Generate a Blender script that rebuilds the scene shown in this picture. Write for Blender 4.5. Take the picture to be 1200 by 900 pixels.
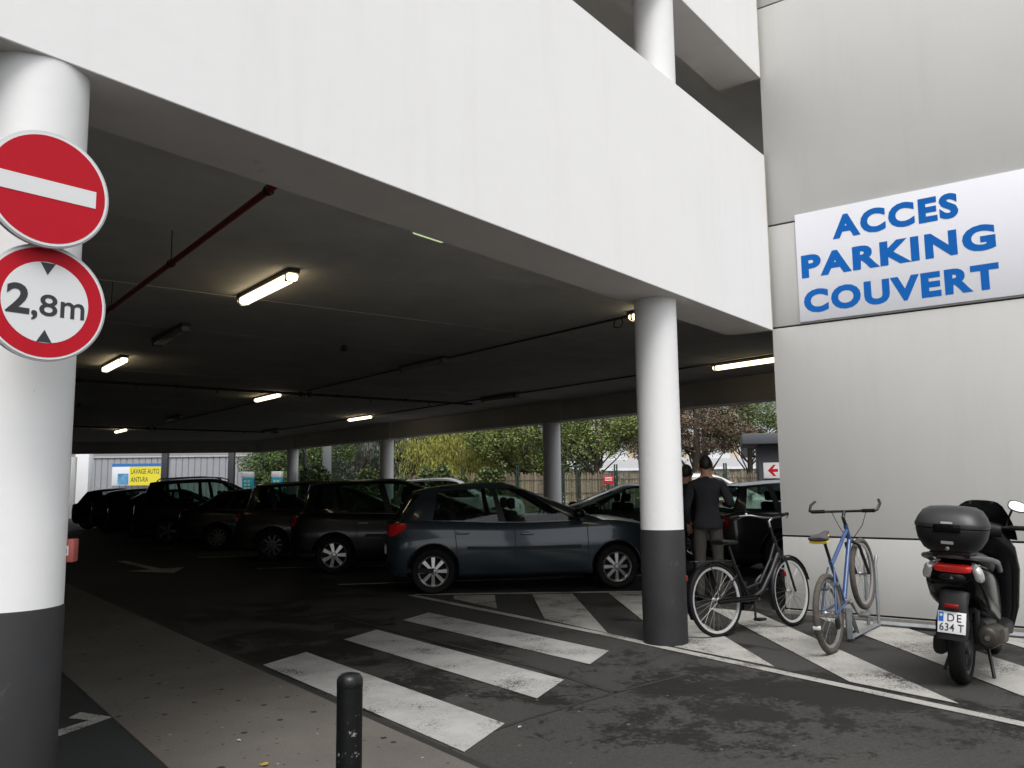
import bpy, bmesh, math, random
from mathutils import Vector, Matrix, Euler
rad = math.radians
sin, cos, pi = math.sin, math.cos, math.pi
random.seed(7)
for o in list(bpy.data.objects): bpy.data.objects.remove(o)
S = bpy.context.scene
COL = S.collection

# ---------------------------------------------------------------- camera
FOC, YAW, PIT, ROL, EYE = 986.6, rad(37.4056), rad(6.8774), rad(-0.658), 1.45
fw = Vector((sin(YAW)*cos(PIT), cos(YAW)*cos(PIT), sin(PIT)))
rt = fw.cross(Vector((0, 0, 1))).normalized(); up = rt.cross(fw)
rt, up = cos(ROL)*rt + sin(ROL)*up, -sin(ROL)*rt + cos(ROL)*up
cam = bpy.data.cameras.new('camera'); camo = bpy.data.objects.new('camera', cam); COL.objects.link(camo)
camo.matrix_world = Matrix(((rt.x, up.x, -fw.x, 0), (rt.y, up.y, -fw.y, 0), (rt.z, up.z, -fw.z, EYE), (0, 0, 0, 1)))
cam.sensor_width = 36; cam.lens = FOC/1200*36; cam.clip_start = .05; cam.clip_end = 2000
S.camera = camo
S.render.resolution_x, S.render.resolution_y = 1024, 768

# ---------------------------------------------------------------- sky, sun, exposure
SUN_EL, SUN_AZ = rad(58), rad(212)          # azimuth clockwise from +Y: behind the camera
w = bpy.data.worlds.new('World'); S.world = w; w.use_nodes = True
nt = w.node_tree; bg = nt.nodes['Background']
sky = nt.nodes.new('ShaderNodeTexSky'); sky.sky_type = 'NISHITA'; sky.sun_disc = False
sky.sun_elevation = SUN_EL; sky.sun_rotation = SUN_AZ; sky.dust_density = 4; sky.air_density = 1.2
hs = nt.nodes.new('ShaderNodeHueSaturation'); hs.inputs['Saturation'].default_value = .22   # a white, overcast sky
nt.links.new(sky.outputs[0], hs.inputs['Color']); nt.links.new(hs.outputs[0], bg.inputs[0])
bg.inputs[1].default_value = .12
sl = bpy.data.lights.new('sun', 'SUN'); sl.energy = 1.0; sl.angle = rad(25); sl.color = (1, .97, .93)
so = bpy.data.objects.new('sun', sl); COL.objects.link(so)
sd = Vector((sin(SUN_AZ)*cos(SUN_EL), cos(SUN_AZ)*cos(SUN_EL), sin(SUN_EL)))
so.rotation_euler = (-sd).to_track_quat('-Z', 'Y').to_euler()
S.view_settings.view_transform = 'Standard'; S.view_settings.look = 'None'
S.view_settings.exposure = 0.76; S.view_settings.gamma = 1.0
S.render.engine = 'CYCLES'

# ---------------------------------------------------------------- pixel helpers (1200x900 photo)
CAM = Vector((0, 0, EYE))
def ray(x, y): return (x-600)/FOC*rt - (y-450)/FOC*up + fw
def G(x, y, z=0):
    d = ray(x, y); return CAM + d*((z-EYE)/d.z)
def D(x, y, depth): return CAM + ray(x, y)*depth
def PL(x, y, p0, n):
    d = ray(x, y); return CAM + d*((Vector(p0)-CAM).dot(n)/d.dot(n))

# ---------------------------------------------------------------- materials
MATS = {}
def M(name, col, rough=.6, metal=0, var=0, scale=4, bump=0, bscale=60, coat=0, spec=None, dirt=None, dscale=2, dlo=.55, dhi=.7, island=0, streak=None):
    if name in MATS: return MATS[name]
    m = bpy.data.materials.new(name); m.use_nodes = True; MATS[name] = m
    t = m.node_tree; b = t.nodes['Principled BSDF']; N = t.nodes.new; L = t.links.new
    b.inputs['Roughness'].default_value = rough; b.inputs['Metallic'].default_value = metal
    b.inputs['Coat Weight'].default_value = coat; b.inputs['Coat Roughness'].default_value = .06
    if spec is not None: b.inputs['Specular IOR Level'].default_value = spec
    c4 = (*col, 1); b.inputs['Base Color'].default_value = c4
    tc = N('ShaderNodeTexCoord'); out = None
    if var:
        n = N('ShaderNodeTexNoise'); n.inputs['Scale'].default_value = scale; n.inputs['Detail'].default_value = 8; n.inputs['Roughness'].default_value = .65
        L(tc.outputs['Object'], n.inputs['Vector'])
        r = N('ShaderNodeValToRGB'); L(n.outputs['Fac'], r.inputs['Fac'])
        r.color_ramp.elements[0].position = .3; r.color_ramp.elements[1].position = .7
        r.color_ramp.elements[0].color = (*[c*(1-var) for c in col], 1); r.color_ramp.elements[1].color = (*[min(1, c*(1+var)) for c in col], 1)
        out = r.outputs['Color']
    if island:
        g = N('ShaderNodeNewGeometry'); h = N('ShaderNodeHueSaturation')
        mp = N('ShaderNodeMapRange'); mp.inputs['To Min'].default_value = 1-island; mp.inputs['To Max'].default_value = 1+island
        L(g.outputs['Random Per Island'], mp.inputs['Value']); L(mp.outputs[0], h.inputs['Value'])
        mp2 = N('ShaderNodeMapRange'); mp2.inputs['To Min'].default_value = .47; mp2.inputs['To Max'].default_value = .53
        L(g.outputs['Random Per Island'], mp2.inputs['Value']); L(mp2.outputs[0], h.inputs['Hue'])
        if out: L(out, h.inputs['Color'])
        else: h.inputs['Color'].default_value = c4
        out = h.outputs['Color']
    if dirt:
        n = N('ShaderNodeTexNoise'); n.inputs['Scale'].default_value = dscale; n.inputs['Detail'].default_value = 10; n.inputs['Roughness'].default_value = .72
        if streak:
            mpg = N('ShaderNodeMapping'); mpg.inputs['Scale'].default_value = streak; L(tc.outputs['Object'], mpg.inputs['Vector']); L(mpg.outputs[0], n.inputs['Vector'])
        else: L(tc.outputs['Object'], n.inputs['Vector'])
        mr = N('ShaderNodeMapRange'); mr.inputs['From Min'].default_value = dlo; mr.inputs['From Max'].default_value = dhi; L(n.outputs['Fac'], mr.inputs['Value'])
        mx = N('ShaderNodeMix'); mx.data_type = 'RGBA'; L(mr.outputs[0], mx.inputs['Factor'])
        if out: L(out, mx.inputs['A'])
        else: mx.inputs['A'].default_value = c4
        mx.inputs['B'].default_value = (*dirt, 1); out = mx.outputs['Result']
    if out: L(out, b.inputs['Base Color'])
    if bump:
        n = N('ShaderNodeTexNoise'); n.inputs['Scale'].default_value = bscale; n.inputs['Detail'].default_value = 5
        L(tc.outputs['Object'], n.inputs['Vector'])
        bp = N('ShaderNodeBump'); bp.inputs['Strength'].default_value = bump; bp.inputs['Distance'].default_value = .02
        L(n.outputs['Fac'], bp.inputs['Height']); L(bp.outputs[0], b.inputs['Normal'])
    return m
def emit(name, col, st):
    m = bpy.data.materials.new(name); m.use_nodes = True; b = m.node_tree.nodes['Principled BSDF']
    b.inputs['Base Color'].default_value = (*col, 1); b.inputs['Emission Color'].default_value = (*col, 1); b.inputs['Emission Strength'].default_value = st
    MATS[name] = m; return m
def glass(name, tint, alpha):
    m = bpy.data.materials.new(name); m.use_nodes = True; t = m.node_tree; N = t.nodes.new
    t.nodes.remove(t.nodes['Principled BSDF'])
    a = N('ShaderNodeBsdfTransparent'); a.inputs[0].default_value = (*tint, 1)
    g = N('ShaderNodeBsdfGlossy'); g.inputs['Roughness'].default_value = .03
    f = N('ShaderNodeFresnel'); f.inputs['IOR'].default_value = 1.5
    mx = N('ShaderNodeMixShader'); t.links.new(f.outputs[0], mx.inputs[0]); t.links.new(a.outputs[0], mx.inputs[1]); t.links.new(g.outputs[0], mx.inputs[2])
    t.links.new(mx.outputs[0], t.nodes['Material Output'].inputs['Surface']); MATS[name] = m; return m

white_render = M('white_render', (.82, .82, .82), .85, var=.015, scale=.9, bump=.10, bscale=9, dirt=(.755, .752, .745), dscale=1.2, dlo=.50, dhi=.95, streak=(3.2, 3.2, .28))
white_paint = M('column_white_paint', (.78, .785, .79), .55, var=.025, scale=2, bump=.10, bscale=14, dirt=(.30, .29, .28), dscale=16, dlo=.675, dhi=.70)
band_paint = M('column_grey_paint', (.027, .0275, .029), .6, spec=.25, var=.12, scale=5, bump=.06, bscale=25, dirt=(.085, .085, .085), dscale=6, dlo=.60, dhi=.78)
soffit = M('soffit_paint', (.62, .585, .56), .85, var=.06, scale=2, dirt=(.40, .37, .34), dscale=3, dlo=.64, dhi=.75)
ceil_con = M('ceiling_concrete', (.56, .535, .50), .9, var=.14, scale=1.2, bump=.08, bscale=20)
ceil_joint = M('joint_filler', (.78, .76, .72), .9, var=.2, scale=3)
beam_con = M('beam_concrete', (.60, .575, .54), .88, var=.08, scale=1.5)
panel_grey = M('panel_grey', (.50, .50, .485), .45, var=.02, scale=1.3, bump=.02, bscale=4, dirt=(.455, .45, .435), dscale=1.5, dlo=.50, dhi=.90, spec=.35, streak=(2.4, 2.4, .3))
joint_and_shade = M('joint_and_shade', (.035, .034, .032), .8)
black_rubber = M('rubber', (.007, .007, .007), .75, spec=.25, var=.25, scale=12)
black_plastic = M('black_plastic', (.008, .008, .009), .5, spec=.3, var=.2, scale=15, bump=.05, bscale=220)
black_gloss = M('black_gloss', (.003, .003, .0035), .14, coat=.0, spec=.16)
black_metal = M('black_metal', (.009, .009, .010), .38, var=.3, scale=9)
grey_metal = M('galvanised_grey', (.26, .275, .29), .5, metal=.55, var=.18, scale=11, dirt=(.17, .13, .10), dscale=8, dlo=.62, dhi=.75)
chrome = M('chrome', (.62, .62, .62), .18, metal=1)
alloy = M('alloy', (.50, .50, .50), .32, metal=.85, var=.06, scale=8)
dark_int = M('car_interior', (.012, .012, .013), .8)
skin = M('skin', (.42, .22, .15), .55)
hair_m = M('hair', (.009, .008, .007), .6)
lens_red = M('red_lens', (.22, .006, .008), .15, coat=.5)
lens_clear = M('clear_lens', (.55, .55, .55), .12, metal=.5, coat=.5)
white_plastic = M('white_plastic', (.72, .72, .72), .4)
glass_m = glass('car_glass', (.42, .52, .47), 1)

def asphalt():
    m = bpy.data.materials.new('asphalt'); m.use_nodes = True; t = m.node_tree; b = t.nodes['Principled BSDF']; N = t.nodes.new; L = t.links.new
    tc = N('ShaderNodeTexCoord')
    def noise(s, d=6, r=.6, dist=0):
        n = N('ShaderNodeTexNoise'); n.inputs['Scale'].default_value = s; n.inputs['Detail'].default_value = d; n.inputs['Roughness'].default_value = r; n.inputs['Distortion'].default_value = dist
        L(tc.outputs['Object'], n.inputs['Vector']); return n.outputs['Fac']
    def ramp(v, a, b_, c0, c1):
        r = N('ShaderNodeValToRGB'); L(v, r.inputs[0]); e = r.color_ramp.elements
        e[0].position = a; e[1].position = b_; e[0].color = (*c0, 1); e[1].color = (*c1, 1); return r.outputs[0]
    def mix(f, a, b_, mode='MIX'):
        x = N('ShaderNodeMix'); x.data_type = 'RGBA'; x.blend_type = mode
        if isinstance(f, float): x.inputs['Factor'].default_value = f
        else: L(f, x.inputs['Factor'])
        L(a, x.inputs['A'])
        if isinstance(b_, tuple): x.inputs['B'].default_value = b_
        else: L(b_, x.inputs['B'])
        return x.outputs['Result']
    base = ramp(noise(.55, 4), .3, .7, (.037, .037, .036), (.052, .051, .049))
    # dark worn bitumen patches with ragged edges, breaking up into crumbs
    def madd(a, f, c_):
        q = N('ShaderNodeMath'); q.operation = 'MULTIPLY_ADD'; L(a, q.inputs[0]); q.inputs[1].default_value = f; L(c_, q.inputs[2]) if not isinstance(c_, float) else setattr(q.inputs[2], 'default_value', c_); return q.outputs[0]
    tot = madd(noise(1.5, 10, .72, .3), .9, madd(noise(.42, 3, .5), .8, madd(noise(22, 6, .8), .55, 0.0)))
    pr_ = N('ShaderNodeMapRange'); pr_.inputs['From Min'].default_value = 1.135; pr_.inputs['From Max'].default_value = 1.18; L(tot, pr_.inputs['Value'])
    k = N('ShaderNodeMath'); k.operation = 'MULTIPLY'; L(pr_.outputs[0], k.inputs[0]); k.inputs[1].default_value = .92
    c = mix(k.outputs[0], base, (.009, .0088, .0085, 1))
    grain = ramp(noise(170, 2, .6), .35, .68, (.62, .62, .62), (1.38, 1.36, 1.33))
    c = mix(1.0, c, grain, 'MULTIPLY')
    c = mix(1.0, c, ramp(noise(34, 4, .7), .32, .70, (.78, .78, .78), (1.25, 1.24, 1.22)), 'MULTIPLY')
    v = N('ShaderNodeTexVoronoi'); v.inputs['Scale'].default_value = 120; L(tc.outputs['Object'], v.inputs['Vector'])
    st = ramp(v.outputs['Distance'], .10, .2, (1, 1, 1), (0, 0, 0))
    big = ramp(noise(40, 2), .60, .64, (0, 0, 0), (1, 1, 1))
    k2 = N('ShaderNodeMath'); k2.operation = 'MULTIPLY'; L(st, k2.inputs[0]); L(big, k2.inputs[1])
    c = mix(k2.outputs[0], c, (.12, .115, .11, 1))
    # a few pale gum and paint specks
    v2 = N('ShaderNodeTexVoronoi'); v2.voronoi_dimensions = '2D'; v2.inputs['Scale'].default_value = 2.6; L(tc.outputs['Object'], v2.inputs['Vector'])
    nz = N('ShaderNodeMath'); nz.operation = 'MULTIPLY_ADD'; L(noise(30, 3), nz.inputs[0]); nz.inputs[1].default_value = .07; L(v2.outputs['Distance'], nz.inputs[2])
    sp = ramp(nz.outputs[0], .055, .065, (1, 1, 1), (0, 0, 0))
    sx = N('ShaderNodeSeparateColor'); L(v2.outputs['Color'], sx.inputs[0]); gt = N('ShaderNodeMath'); gt.operation = 'GREATER_THAN'; L(sx.outputs[0], gt.inputs[0]); gt.inputs[1].default_value = .68
    k3 = N('ShaderNodeMath'); k3.operation = 'MULTIPLY'; L(sp, k3.inputs[0]); L(gt.outputs[0], k3.inputs[1])
    c = mix(k3.outputs[0], c, (.11, .106, .10, 1))
    L(c, b.inputs['Base Color'])
    rr = N('ShaderNodeMapRange'); L(k.outputs[0], rr.inputs['Value']); rr.inputs['To Min'].default_value = .86; rr.inputs['To Max'].default_value = .68
    L(rr.outputs[0], b.inputs['Roughness']); b.inputs['Specular IOR Level'].default_value = .3
    bp = N('ShaderNodeBump'); bp.inputs['Strength'].default_value = .55; bp.inputs['Distance'].default_value = .006
    L(noise(130, 4, .7), bp.inputs['Height']); L(bp.outputs[0], b.inputs['Normal'])
    return m
def concrete_path():
    m = bpy.data.materials.new('pavement_surface'); m.use_nodes = True; t = m.node_tree; b = t.nodes['Principled BSDF']; N = t.nodes.new; L = t.links.new
    tc = N('ShaderNodeTexCoord')
    def noise(s, d=6, r=.6):
        n = N('ShaderNodeTexNoise'); n.inputs['Scale'].default_value = s; n.inputs['Detail'].default_value = d; n.inputs['Roughness'].default_value = r
        L(tc.outputs['Object'], n.inputs['Vector']); return n.outputs['Fac']
    def ramp(v, a, b_, c0, c1):
        r = N('ShaderNodeValToRGB'); L(v, r.inputs[0]); e = r.color_ramp.elements
        e[0].position = a; e[1].position = b_; e[0].color = (*c0, 1); e[1].color = (*c1, 1); return r.outputs[0]
    c = ramp(noise(1.3, 8), .3, .72, (.098, .090, .080), (.136, .126, .112))
    def over(c, f, col, mode='MIX'):
        x = N('ShaderNodeMix'); x.data_type = 'RGBA'; x.blend_type = mode; L(f, x.inputs['Factor']) if not isinstance(f, float) else setattr(x.inputs['Factor'], 'default_value', f)
        L(c, x.inputs['A'])
        if isinstance(col, tuple): x.inputs['B'].default_value = col
        else: L(col, x.inputs['B'])
        return x.outputs['Result']
    c = over(c, 1.0, ramp(noise(190, 2), .3, .7, (.75, .75, .75), (1.25, 1.25, 1.25)), 'MULTIPLY')
    for sc, th, col in ((3.6, .075, (.020, .019, .018, 1)), (7.5, .075, (.045, .040, .036, 1)), (3.1, .03, (.27, .26, .24, 1))):
        v = N('ShaderNodeTexVoronoi'); v.voronoi_dimensions = '2D'; v.inputs['Scale'].default_value = sc; L(tc.outputs['Object'], v.inputs['Vector'])
        a = N('ShaderNodeMath'); a.operation = 'ADD'; L(v.outputs['Distance'], a.inputs[0])
        n = N('ShaderNodeMath'); n.operation = 'MULTIPLY'; L(noise(25, 2), n.inputs[0]); n.inputs[1].default_value = .06; L(n.outputs[0], a.inputs[1])
        sx = N('ShaderNodeSeparateColor'); L(v.outputs['Color'], sx.inputs[0]); gt = N('ShaderNodeMath'); gt.operation = 'GREATER_THAN'; L(sx.outputs[0], gt.inputs[0]); gt.inputs[1].default_value = .62
        k3 = N('ShaderNodeMath'); k3.operation = 'MULTIPLY'; L(ramp(a.outputs[0], th+.02, th+.032, (1, 1, 1), (0, 0, 0)), k3.inputs[0]); L(gt.outputs[0], k3.inputs[1])
        c = over(c, k3.outputs[0], col)
    L(c, b.inputs['Base Color']); b.inputs['Roughness'].default_value = .85; b.inputs['Specular IOR Level'].default_value = .3
    bp = N('ShaderNodeBump'); bp.inputs['Strength'].default_value = .3; bp.inputs['Distance'].default_value = .004
    L(noise(150, 4, .7), bp.inputs['Height']); L(bp.outputs[0], b.inputs['Normal'])
    return m
def road_paint(name, col, wear):
    m = bpy.data.materials.new(name); m.use_nodes = True; t = m.node_tree; b = t.nodes['Principled BSDF']; N = t.nodes.new; L = t.links.new
    tc = N('ShaderNodeTexCoord')
    def noise(s, d=6, r=.6):
        n = N('ShaderNodeTexNoise'); n.inputs['Scale'].default_value = s; n.inputs['Detail'].default_value = d; n.inputs['Roughness'].default_value = r
        L(tc.outputs['Object'], n.inputs['Vector']); return n.outputs['Fac']
    r = N('ShaderNodeValToRGB'); L(noise(2.2, 8, .7), r.inputs[0]); e = r.color_ramp.elements
    e[0].position = .3; e[1].position = .66; e[0].color = (*[c*.70 for c in col], 1); e[1].color = (*col, 1)
    a = N('ShaderNodeMath'); a.operation = 'MULTIPLY_ADD'; L(noise(75, 5, .75), a.inputs[0]); a.inputs[1].default_value = .6
    k = N('ShaderNodeMath'); k.operation = 'MULTIPLY'; L(noise(1.9, 5, .6), k.inputs[0]); k.inputs[1].default_value = .42; L(k.outputs[0], a.inputs[2])
    mr = N('ShaderNodeMapRange'); mr.inputs['From Min'].default_value = wear; mr.inputs['From Max'].default_value = wear+.03; L(a.outputs[0], mr.inputs['Value'])
    x = N('ShaderNodeMix'); x.data_type = 'RGBA'; L(mr.outputs[0], x.inputs['Factor']); L(r.outputs[0], x.inputs['A']); x.inputs['B'].default_value = (.045, .044, .042, 1)
    L(x.outputs['Result'], b.inputs['Base Color']); b.inputs['Roughness'].default_value = .8; b.inputs['Specular IOR Level'].default_value = .3
    bp = N('ShaderNodeBump'); bp.inputs['Strength'].default_value = .35; bp.inputs['Distance'].default_value = .004
    L(noise(130, 4, .7), bp.inputs['Height']); L(bp.outputs[0], b.inputs['Normal'])
    return m
asph = asphalt(); path_m = concrete_path()
zebra_m = road_paint('road_paint_white', (.40, .40, .39), .565)
hatch_m = road_paint('road_paint_old', (.40, .395, .37), .55)
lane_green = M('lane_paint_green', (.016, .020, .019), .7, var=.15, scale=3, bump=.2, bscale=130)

# ---------------------------------------------------------------- mesh helpers
class MB:
    def __init__(s): s.v = []; s.f = []; s.m = []
    def add(s, vs, fs, mi=0):
        o = len(s.v); s.v += [tuple(v) for v in vs]; s.f += [tuple(i+o for i in f) for f in fs]; s.m += [mi]*len(fs); return s
    def box(s, lo, hi, mi=0, mat=None, bev=0):
        x0, y0, z0 = lo; x1, y1, z1 = hi
        if bev:
            return s.rbox(lo, hi, bev, mi, mat)
        vs = [Vector(p) for p in ((x0, y0, z0), (x1, y0, z0), (x1, y1, z0), (x0, y1, z0), (x0, y0, z1), (x1, y0, z1), (x1, y1, z1), (x0, y1, z1))]
        if mat: vs = [mat @ v for v in vs]
        return s.add(vs, [(3, 2, 1, 0), (4, 5, 6, 7), (0, 1, 5, 4), (1, 2, 6, 5), (2, 3, 7, 6), (3, 0, 4, 7)], mi)
    def rbox(s, lo, hi, b, mi=0, mat=None):
        bm = bmesh.new(); bmesh.ops.create_cube(bm, size=1)
        for v in bm.verts: v.co = Vector([lo[i]+(v.co[i]+.5)*(hi[i]-lo[i]) for i in range(3)])
        bmesh.ops.bevel(bm, geom=bm.edges[:], offset=b, segments=2, affect='EDGES', profile=.5)
        bm.verts.ensure_lookup_table(); bm.verts.index_update()
        vs = [(mat @ v.co) if mat else v.co.copy() for v in bm.verts]; fs = [[v.index for v in f.verts] for f in bm.faces]; bm.free()
        return s.add(vs, fs, mi)
    def tube(s, pts, r, n=8, mi=0, cap=True, r2=None):
        pts = [Vector(p) for p in pts]; rs = r if isinstance(r, (list, tuple)) else [r]*len(pts)
        vs = []; fs = []; prev = None
        for i, p in enumerate(pts):
            d = (pts[min(i+1, len(pts)-1)]-pts[max(i-1, 0)]).normalized()
            if prev is None:
                a = d.cross(Vector((0, 0, 1)) if abs(d.z) < .9 else Vector((1, 0, 0))).normalized()
            else: a = (prev - d*prev.dot(d)).normalized()
            prev = a; b = d.cross(a)
            for k in range(n):
                t = 2*pi*k/n; vs.append(p + (a*cos(t)+b*sin(t))*rs[i])
        for i in range(len(pts)-1):
            for k in range(n):
                fs.append((i*n+k, i*n+(k+1) % n, (i+1)*n+(k+1) % n, (i+1)*n+k))
        if cap: fs += [tuple(range(n))[::-1], tuple((len(pts)-1)*n+k for k in range(n))]
        return s.add(vs, fs, mi)
    def lathe(s, prof, n=24, mat=None, mi=0, closed=False):
        # prof: (radius, height) about local z
        vs = []; fs = []
        for r, h in prof:
            for k in range(n):
                t = 2*pi*k/n; v = Vector((r*cos(t), r*sin(t), h)); vs.append(mat @ v if mat else v)
        m = len(prof)
        for i in range(m if closed else m-1):
            j = (i+1) % m
            for k in range(n): fs.append((i*n+k, i*n+(k+1) % n, j*n+(k+1) % n, j*n+k))
        if not closed:
            if prof[0][0] > 1e-5: fs.append(tuple(range(n))[::-1])
            if prof[-1][0] > 1e-5: fs.append(tuple((m-1)*n+k for k in range(n)))
        return s.add(vs, fs, mi)
    def prism(s, poly, z0, z1, mi=0, mat=None):
        n = len(poly); vs = [Vector((x, y, z0)) for x, y in poly]+[Vector((x, y, z1)) for x, y in poly]
        if mat: vs = [mat @ v for v in vs]
        return s.add(vs, [tuple(range(n))[::-1], tuple(range(n, 2*n))]+[(i, (i+1) % n, n+(i+1) % n, n+i) for i in range(n)], mi)
    def loft(s, secs, axis='x', n=20, mi=0, mat=None):
        # secs: (pos along axis, c1, c2, h1, h2, exponent)
        vs = []; fs = []
        for (p, c1, c2, h1, h2, e) in secs:
            for k in range(n):
                t = 2*pi*k/n; a, b = cos(t), sin(t)
                u = c1+h1*math.copysign(abs(a)**(2/e), a); v = c2+h2*math.copysign(abs(b)**(2/e), b)
                q = Vector((p, u, v)) if axis == 'x' else Vector((v, p, u)) if axis == 'y' else Vector((u, v, p))
                vs.append(mat @ q if mat else q)
        for i in range(len(secs)-1):
            for k in range(n): fs.append((i*n+k, i*n+(k+1) % n, (i+1)*n+(k+1) % n, (i+1)*n+k))
        fs += [tuple(range(n))[::-1], tuple((len(secs)-1)*n+k for k in range(n))]
        return s.add(vs, fs, mi)
    def grid(s, P, mi=0):
        m, n = len(P), len(P[0]); vs = [p for r in P for p in r]
        return s.add(vs, [(i*n+j, i*n+j+1, (i+1)*n+j+1, (i+1)*n+j) for i in range(m-1) for j in range(n-1)], mi)
    def mesh(s, name, mats, smooth=None):
        me = bpy.data.meshes.new(name); me.from_pydata(s.v, [], s.f)
        for m in (mats if isinstance(mats, (list, tuple)) else [mats]): me.materials.append(m)
        if any(s.m): me.polygons.foreach_set('material_index', s.m)
        bm = bmesh.new(); bm.from_mesh(me); bmesh.ops.recalc_face_normals(bm, faces=bm.faces[:]); bm.to_mesh(me); bm.free()
        if smooth is not None:
            me.polygons.foreach_set('use_smooth', [True]*len(me.polygons)); me.set_sharp_from_angle(angle=rad(smooth))
        me.update(); return me
    def build(s, name, mats, parent=None, smooth=None):
        return link(name, s.mesh(name, mats, smooth), parent)
def link(name, me, parent=None):
    o = bpy.data.objects.new(name, me); COL.objects.link(o)
    if parent: o.parent = parent
    return o
def empty(name, loc=(0, 0, 0), rz=0, label=None, cat=None, group=None):
    o = bpy.data.objects.new(name, None); o.empty_display_size = .2; COL.objects.link(o); o.location = loc; o.rotation_euler = (0, 0, rz)
    return tag(o, label, cat, group)
def tag(o, label=None, cat=None, group=None, kind=None):
    if label: o['label'] = label
    if cat: o['category'] = cat
    if group: o['group'] = group
    if kind: o['kind'] = kind
    return o
def copy_tree(o, parent=None):
    c = o.copy(); COL.objects.link(c)
    if parent: c.parent = parent
    for ch in o.children: copy_tree(ch, c)
    return c
def baked(o, keep_mats=True):
    dg = bpy.context.evaluated_depsgraph_get(); me = bpy.data.meshes.new_from_object(o.evaluated_get(dg))
    o.modifiers.clear(); o.data = me; return o
def lerp(a, b, t): return a+(b-a)*t
def interp(xs, ys, x):
    # Catmull-Rom through (xs, ys)
    n = len(xs)
    if x <= xs[0]: return ys[0]
    if x >= xs[-1]: return ys[-1]
    i = max(k for k in range(n-1) if xs[k] <= x)
    h = xs[i+1]-xs[i]; t = (x-xs[i])/h
    def sl(k):
        if k == 0: return (ys[1]-ys[0])/(xs[1]-xs[0])
        if k == n-1: return (ys[-1]-ys[-2])/(xs[-1]-xs[-2])
        a, b = (ys[k]-ys[k-1])/(xs[k]-xs[k-1]), (ys[k+1]-ys[k])/(xs[k+1]-xs[k])
        return 0 if a*b <= 0 else 2*a*b/(a+b)
    m0, m1 = sl(i)*h, sl(i+1)*h
    return (2*t**3-3*t*t+1)*ys[i]+(t**3-2*t*t+t)*m0+(-2*t**3+3*t*t)*ys[i+1]+(t**3-t*t)*m1
def text_mesh(body, mat, name, parent, width, height, M4, bold=.0, depth=.002, spacing=1.0):
    # a line of lettering fitted into width x height, lower-left corner at the origin of M4 (x right, y up)
    cu = bpy.data.curves.new('lettering', 'FONT'); cu.body = body; cu.offset = bold; cu.space_character = spacing; cu.resolution_u = 4
    o = bpy.data.objects.new('lettering_source', cu); COL.objects.link(o)
    dg = bpy.context.evaluated_depsgraph_get(); dg.update(); me = bpy.data.meshes.new_from_object(o.evaluated_get(dg))
    bpy.data.objects.remove(o)
    xs = [v.co.x for v in me.vertices]; ys = [v.co.y for v in me.vertices]
    x0, x1, y0, y1 = min(xs), max(xs), min(ys), max(ys)
    for v in me.vertices:
        v.co = M4 @ Vector(((v.co.x-x0)/(x1-x0)*width, (v.co.y-y0)/(y1-y0)*height, 0))
    me2 = bpy.data.meshes.new(name); me2.from_pydata([v.co.copy() for v in me.vertices], [], [list(p.vertices) for p in me.polygons]); me2.materials.append(mat); return link(name, me2, parent)
def frame(o, x, y):
    # matrix from origin, x axis, y axis
    x = Vector(x).normalized(); y = Vector(y).normalized(); z = x.cross(y)
    return Matrix(((x.x, y.x, z.x, o[0]), (x.y, y.y, z.y, o[1]), (x.z, y.z, z.z, o[2]), (0, 0, 0, 1)))
# ================================================================ GROUND
def sheet(name, poly, z, mat, parent=None):
    # a thin slab (painted film, surfacing) whose top is at z
    return MB().prism(poly, z-.003, z, 0).build(name, mat, parent)
b = MB(); R = 400
b.add([(-R, -R, 0), (R, -R, 0), (R, R, 0), (-R, R, 0)], [(0, 1, 2, 3)])
ground = tag(b.build('asphalt_ground', asph), kind='structure')
# bounded strips of surfacing beside the crossing
pave = MB().prism([(1.35, -6), (2.60, -6), (2.60, 33), (1.35, 33)], -.05, .012).build('pavement', path_m); tag(pave, kind='structure')
kb = MB()
for k in range(0): pass
kerb = MB().box((2.604, -6, -.05), (2.664, 33, .008)).build('kerb', M('kerb_tar', (.017, .017, .017), .8, var=.3, scale=6, bump=.3, bscale=60), pave)
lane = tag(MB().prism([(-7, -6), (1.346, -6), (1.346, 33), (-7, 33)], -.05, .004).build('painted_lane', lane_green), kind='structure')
ZB, ZC = 3.20, 3.75         # beam underside, ceiling
marks = tag(empty('road_markings'), kind='structure')
for x0, ya, yb in ((2.70, 4.02, 6.95), (3.74, 4.67, 7.58), (4.76, 5.25, 8.23)):
    sheet('zebra_stripe', [(x0, ya-.02), (x0+.50, ya+.28), (x0+.50, yb+.28), (x0, yb)], .0075, zebra_m, marks)
# hatched bay: stripes along e, counted along n
n2 = Vector((.82, -.573)).normalized(); e2 = Vector((.573, .82)).normalized()
def NE(s, t): return n2*s+e2*t
def clip(poly, p, nn):
    out = []
    for i in range(len(poly)):
        a, c = Vector(poly[i]), Vector(poly[(i+1) % len(poly)]); da, dc = (a-p).dot(nn), (c-p).dot(nn)
        if da >= 0: out.append(a)
        if da*dc < 0: out.append(a+(c-a)*(da/(da-dc)))
    return out
def line_strip(a, c, wd):
    a, c = Vector(a), Vector(c); d = (c-a).normalized(); nn = Vector((-d.y, d.x))*wd/2
    return [a-nn, c-nn, c+nn, a+nn]
HL = [(5.92, 10.02), (5.80, 6.0), (5.74, 5.3), (5.57, 2.31), (5.35, -1.2)]
for i in range(len(HL)-1):
    sheet('edge_line', line_strip(HL[i], HL[i+1], .10), .0075, hatch_m, marks)
WD = Vector((sin(rad(15.2)), -cos(rad(15.2)))); WN = Vector((-cos(rad(15.2)), -sin(rad(15.2))))   # wall: towards camera, outward
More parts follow.
